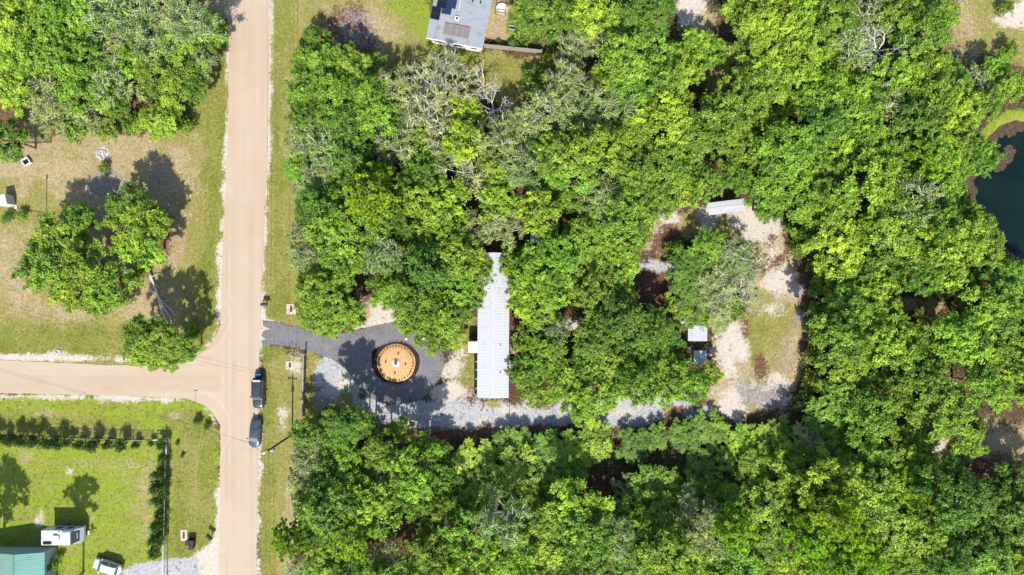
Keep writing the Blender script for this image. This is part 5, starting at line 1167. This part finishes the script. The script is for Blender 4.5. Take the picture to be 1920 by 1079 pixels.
for (px, py, r, lab) in [(370, 790, 10, 'dark weed clump on the grass bank by the road junction'), (332, 832, 5, 'sparse dark seedling outside the corner rail'), (342, 855, 5, 'sparse seedling south of the one outside the corner rail'), (388, 800, 8, 'ragged bush at the edge of the sandy junction bend'), (678, 742, 8, 'small olive weed clump on the white sand below the drive')]: plant(px, py, r, 's', lab, col=(.08, .13, .02))
# board fence at the front of the lot
def board_fence(a, b, n, label, h=1.25):
    a, b = Vector(P(*a)), Vector(P(*b)); d = b - a; L = d.length; e = root('board_fence', (*a, 0), math.atan2(d.y, d.x), label, 'fence')
    for i in range(n + 1): MB().box((L * i / n, .07, h / 2), (.13, .13, h + .12)).build('post', 'darkwood', e)
    bm2 = MB().box((0, 0, 0), (L / n - .02, .035, .24)).mesh('board', 'wood')
    for i in range(n):
        for z in (.2, .52, .84, 1.14): link('board', bm2, e, (L * (i + .5) / n, 0.004 * (i % 2), z))
    MB().box((L / 2, .03, h + .03), (L, .16, .035)).build('cap_rail', 'wood', e)
board_fence((573, 668), (571, 778), 5, 'weathered board fence south of the asphalt drive entrance')
board_fence((577, 535), (575, 612), 4, 'weathered board fence half under trees north of the drive entrance')
e = root('gate_post', (*P(574, 659), 0), 0, 'black gate post at the south side of the asphalt drive', 'post'); MB().box((0, 0, .7), (.2, .55, 1.4)).build('shaft', 'black', e); MB().box((0, 0, 1.42), (.26, .6, .06)).build('cap', 'black', e)

# ---------------------------------------------------------------- utility pole, cables, small roadside things
up = root('utility_pole', (*P(548, 815), 0), 0, 'tall dark utility pole on the verge south of the parked cars', 'utility pole')
MB().tube((0, 0, -.5), (0, 0, 10.8), .15, .11, 10).build('shaft', 'polewood', up)
MB().box((0, 0, 10.2), (1.5, .1, .12)).build('crossarm', 'polewood', up)
MB().tube((.0, -.32, 8.3), (.0, -.32, 9.1), .24, n=12).build('transformer', 'steel', up)
for s in (-.6, 0, .6): MB().tube((s, 0, 10.25), (s, 0, 10.5), .05, .03, 8).build('insulator', 'white', up)
MB().tube((0, 0, 10.6), (-.55, -.3, 10.75), .03, n=6).build('lamp_arm', 'white', up); MB().lathe([(.05, 10.82), (.2, 10.72), (.16, 10.66), (0, 10.66)], 12, (-.6, -.33)).build('lamp_head', 'white', up)
def cable(p0, p1, sag, r=.016):
    pts = []; 
    for i in range(17):
        t = i / 16; pts.append((p0[0] + (p1[0] - p0[0]) * t, p0[1] + (p1[1] - p0[1]) * t, p0[2] + (p1[2] - p0[2]) * t - sag * 4 * t * (1 - t)))
    return MB().path(pts, r, 3)
px_, py_ = P(548, 815)
pn = root('power_line', (0, 0, 0), 0, 'overhead cables running along the grass verge past the utility pole', 'power line')
for s in (-.6, 0, .6):
    cable((px_ + s, py_, 10.5), (px_ + s + .2, py_ + 75, 10.4), 1.0).build('cable', 'cable', pn); cable((px_ + s, py_, 10.5), (px_ + s, py_ - 60, 10.4), .8).build('cable', 'cable', pn)
pw_ = root('power_line', (0, 0, 0), 0, 'pair of service cables crossing the junction towards the west', 'power line')
for s in (0, .5): cable((px_, py_ + s * .2, 9.6 + s), (P(-260, 590)[0], P(-260, 590)[1] + s * 1.4, 9.4 + s * .3), 1.2).build('cable', 'cable', pw_)
yp = root('yard_pole', (*P(87, 400), 0), 0, 'thin dark pole with white bird box on top in the western yard', 'pole')
MB().tube((0, 0, -.3), (0, 0, 6.3), .06, .05, 8).build('shaft', 'polewood', yp); MB().box((0, .15, 6.4), (.25, .45, .4)).build('bird_box', 'white', yp)
tp = root('sign_post', (*P(277, 872), 0), 0, 'thin lone stake standing in the lawn by the corner rail', 'post'); MB().tube((0, 0, -.2), (0, 0, 2.6), .035, .03, 6).build('shaft', 'darksteel', tp); MB().box((0, 0, 2.5), (.2, .04, .2)).build('plate', 'darksteel', tp)
tp = root('street_sign', (*P(367, 756), 0), 0, 'small street sign post at the sandy junction bend', 'sign'); MB().tube((0, 0, -.2), (0, 0, 2.3), .03, n=6).build('shaft', 'steel', tp); MB().box((0, 0, 2.35), (.6, .02, .16)).build('plate', 'steel', tp)
tag(MB().box((*P(3, 375, 2), 1.0), (1.3, 1.6, 2.0), .25).build('playhouse', 'white', bevel=.05), 'white hut cut off by the west picture edge in the dry yard', 'hut')
def pad(px, py, wx, wy, label, rz=0):
    e = root('culvert_pad', (*P(px, py), 0), rz, label, 'concrete pad')
    MB().box((0, 0, .02), (wx, wy, .08)).build('slab', 'concrete', e); MB().tube((0, -wy * .25, .06), (0, wy * .25, .10), .16, .13, 10).build('pipe_mouth', 'black', e)
    return e
pad(546, 580, 1.45, 1.65, 'square pale pad with black pipe mouth north of the asphalt drive')
pad(544, 685, 1.25, 1.3, 'square pale pad with black pipe mouth south of the asphalt drive')
pad(345, 1004, 1.05, 1.8, 'broken pale pad with black pipe mouth near the wheeled bins')
def bin_(px, py, label, mat='black', s=1.0):
    e = root('wheeled_bin', (*P(px, py), 0), 0, label, 'bin', 'bins by the road-side fence')
    mb = MB(); mb.v = [(-.26 * s, -.3 * s, 0), (.26 * s, -.3 * s, 0), (.26 * s, .26 * s, 0), (-.26 * s, .26 * s, 0), (-.32 * s, -.38 * s, 1.0), (.32 * s, -.38 * s, 1.0), (.32 * s, .34 * s, 1.0), (-.32 * s, .34 * s, 1.0)]
    mb.f = [(3, 2, 1, 0), (4, 5, 6, 7), (0, 1, 5, 4), (1, 2, 6, 5), (2, 3, 7, 6), (3, 0, 4, 7)]; mb.build('tub', mat, e, bevel=.03)
    MB().box((0, -.02, 1.04), (.68 * s, .78 * s, .07)).build('lid', mat, e, bevel=.02); MB().tube((-.24, .42 * s, 1.0), (.24, .42 * s, 1.0), .025).build('handle', mat, e)
    for q in (-1, 1): MB().tube((q * .2, .3, .1), (q * .28, .3, .1), .1, n=10).build('wheel', 'rubber', e)
bin_(357, 1014, 'black wheeled bin beside the broken pale pad'); bin_(364, 1014, 'black wheeled bin between its two black neighbours'); bin_(363, 1022, 'southernmost black wheeled bin near the grey drive')
def mailbox(px, py, label, rz=0, s=1.0):
    e = root('mailbox', (*P(px, py), 0), rz, label, 'mailbox')
    MB().box((0, 0, .5), (.1, .1, 1.0)).build('post', 'darkwood', e); bxo = MB(); n = 8
    prof = [(-.16 * s, 1.0), (.16 * s, 1.0), (.16 * s, 1.2)] + [(.16 * s * math.cos(a), 1.2 + .14 * math.sin(a)) for a in np.linspace(.3, PI - .3, 6)] + [(-.16 * s, 1.2)]
    k = len(prof)
    for yy in (-.33 * s, .33 * s): bxo.v += [(x, yy, z) for x, z in prof]
    bxo.f += [tuple(reversed(range(k))), tuple(range(k, 2 * k))] + [(i, (i + 1) % k, k + (i + 1) % k, k + i) for i in range(k)]
    bxo.build('box', 'black', e); MB().box((0, -.34 * s, 1.15), (.28 * s, .02, .26)).build('door', 'darksteel', e)
mailbox(432, 47, 'black mailbox on the west shoulder far up the dirt road', .3, 1.5)
mailbox(398, 1003, 'black mailbox by the sandy mouth of the grey drive', .9, 1.6)
mailbox(500, 571, 'black mailbox at the road edge north of the asphalt drive', 1.6, 1.5)
e = root('newspaper_rack', (*P(500, 566), 0), 0, 'small dark wire rack beside the mailbox north of the drive', 'rack')
for (q0, q1) in [((-.3, -.4), (-.3, .4)), ((-.3, .4), (.3, .4)), ((.3, .4), (.3, -.2))]: MB().tube((*q0, .6), (*q1, .6), .04, n=6).tube((*q0, 0), (*q0, .6), .03, n=6).build('bar', 'darksteel', e)
for (px, py, lab) in [(762, 635, 'small white stone on the asphalt north of the mulch bed'), (794, 634, 'small white stone at the leafy edge of the asphalt loop')]:
    tag(MB().lathe([(0, .0), (.22, .0), (.26, .12), (.14, .24), (0, .26)], 9, P(px, py)).build('stone', 'stone', smooth=True), lab, 'stone')
fp = root('fire_pit', (*P(52, 304), 0), .6, 'square pale-framed fire pit in the dry western yard', 'fire pit')
for i, (x, y, wx, wy) in enumerate([(0, .5, 1.1, .14), (0, -.5, 1.1, .14), (.5, 0, .14, .86), (-.5, 0, .14, .86)]): MB().box((x, y, .25), (wx, wy, .5)).build('side', 'stone', fp)
MB().box((0, 0, .08), (.86, .86, .12)).build('ash_bed', 'mulch', fp)
def rubble(px, py, r, n, label, mat='rock', name='rubble_pile'):
    q = random.Random(px); mb = MB(); x, y = P(px, py)
    for i in range(n): a, d = q.uniform(0, 6.28), r * math.sqrt(q.random()); s = q.uniform(.12, .34); mb.box((x + d * math.cos(a), y + d * math.sin(a), s * .25), (s, s * .7, s * .5), q.uniform(0, 3))
    tag(mb.build(name, mat), label, 'rubble')
rubble(190, 289, .75, 40, 'grey ash heap in the middle of the dry western yard'); rubble(108, 662, .5, 16, 'grey stones at the grassy edge of the side road', 'rock')
# fallen dead tree in the western yard
fl_ = root('fallen_tree', (*P(268, 482), 0), 0, 'long bare fallen tree with splayed tip in the western yard', 'fallen tree')
ox_, oy_ = P(268, 482)
def fpt(px, py, z): x, y = P(px, py); return (x - ox_, y - oy_, z)
MB().tube(fpt(268, 482, .5), fpt(283, 512, .42), .24, .21, 8).tube(fpt(283, 512, .42), fpt(298, 553, .35), .21, .15, 8).build('trunk', 'palebark', fl_)
q = random.Random(4)
for (a, b, r0) in [((298, 553), (322, 597), .08), ((298, 553), (313, 600), .07), ((296, 550), (306, 588), .06), ((306, 566), (330, 592), .05), ((290, 530), (300, 540), .05), ((286, 520), (303, 515), .04), ((292, 535), (282, 548), .04), ((300, 560), (318, 562), .035), ((310, 580), (296, 602), .04)]:
    m_ = ((a[0] + b[0]) / 2 + q.gauss(0, 2), (a[1] + b[1]) / 2 + q.gauss(0, 2)); r0 *= 1.5; MB().tube(fpt(*a, .36), fpt(*m_, .6), r0, r0 * .8, 5).tube(fpt(*m_, .6), fpt(*b, .3), r0 * .8, r0 * .5, 5).build('branch', 'deadbark', fl_)
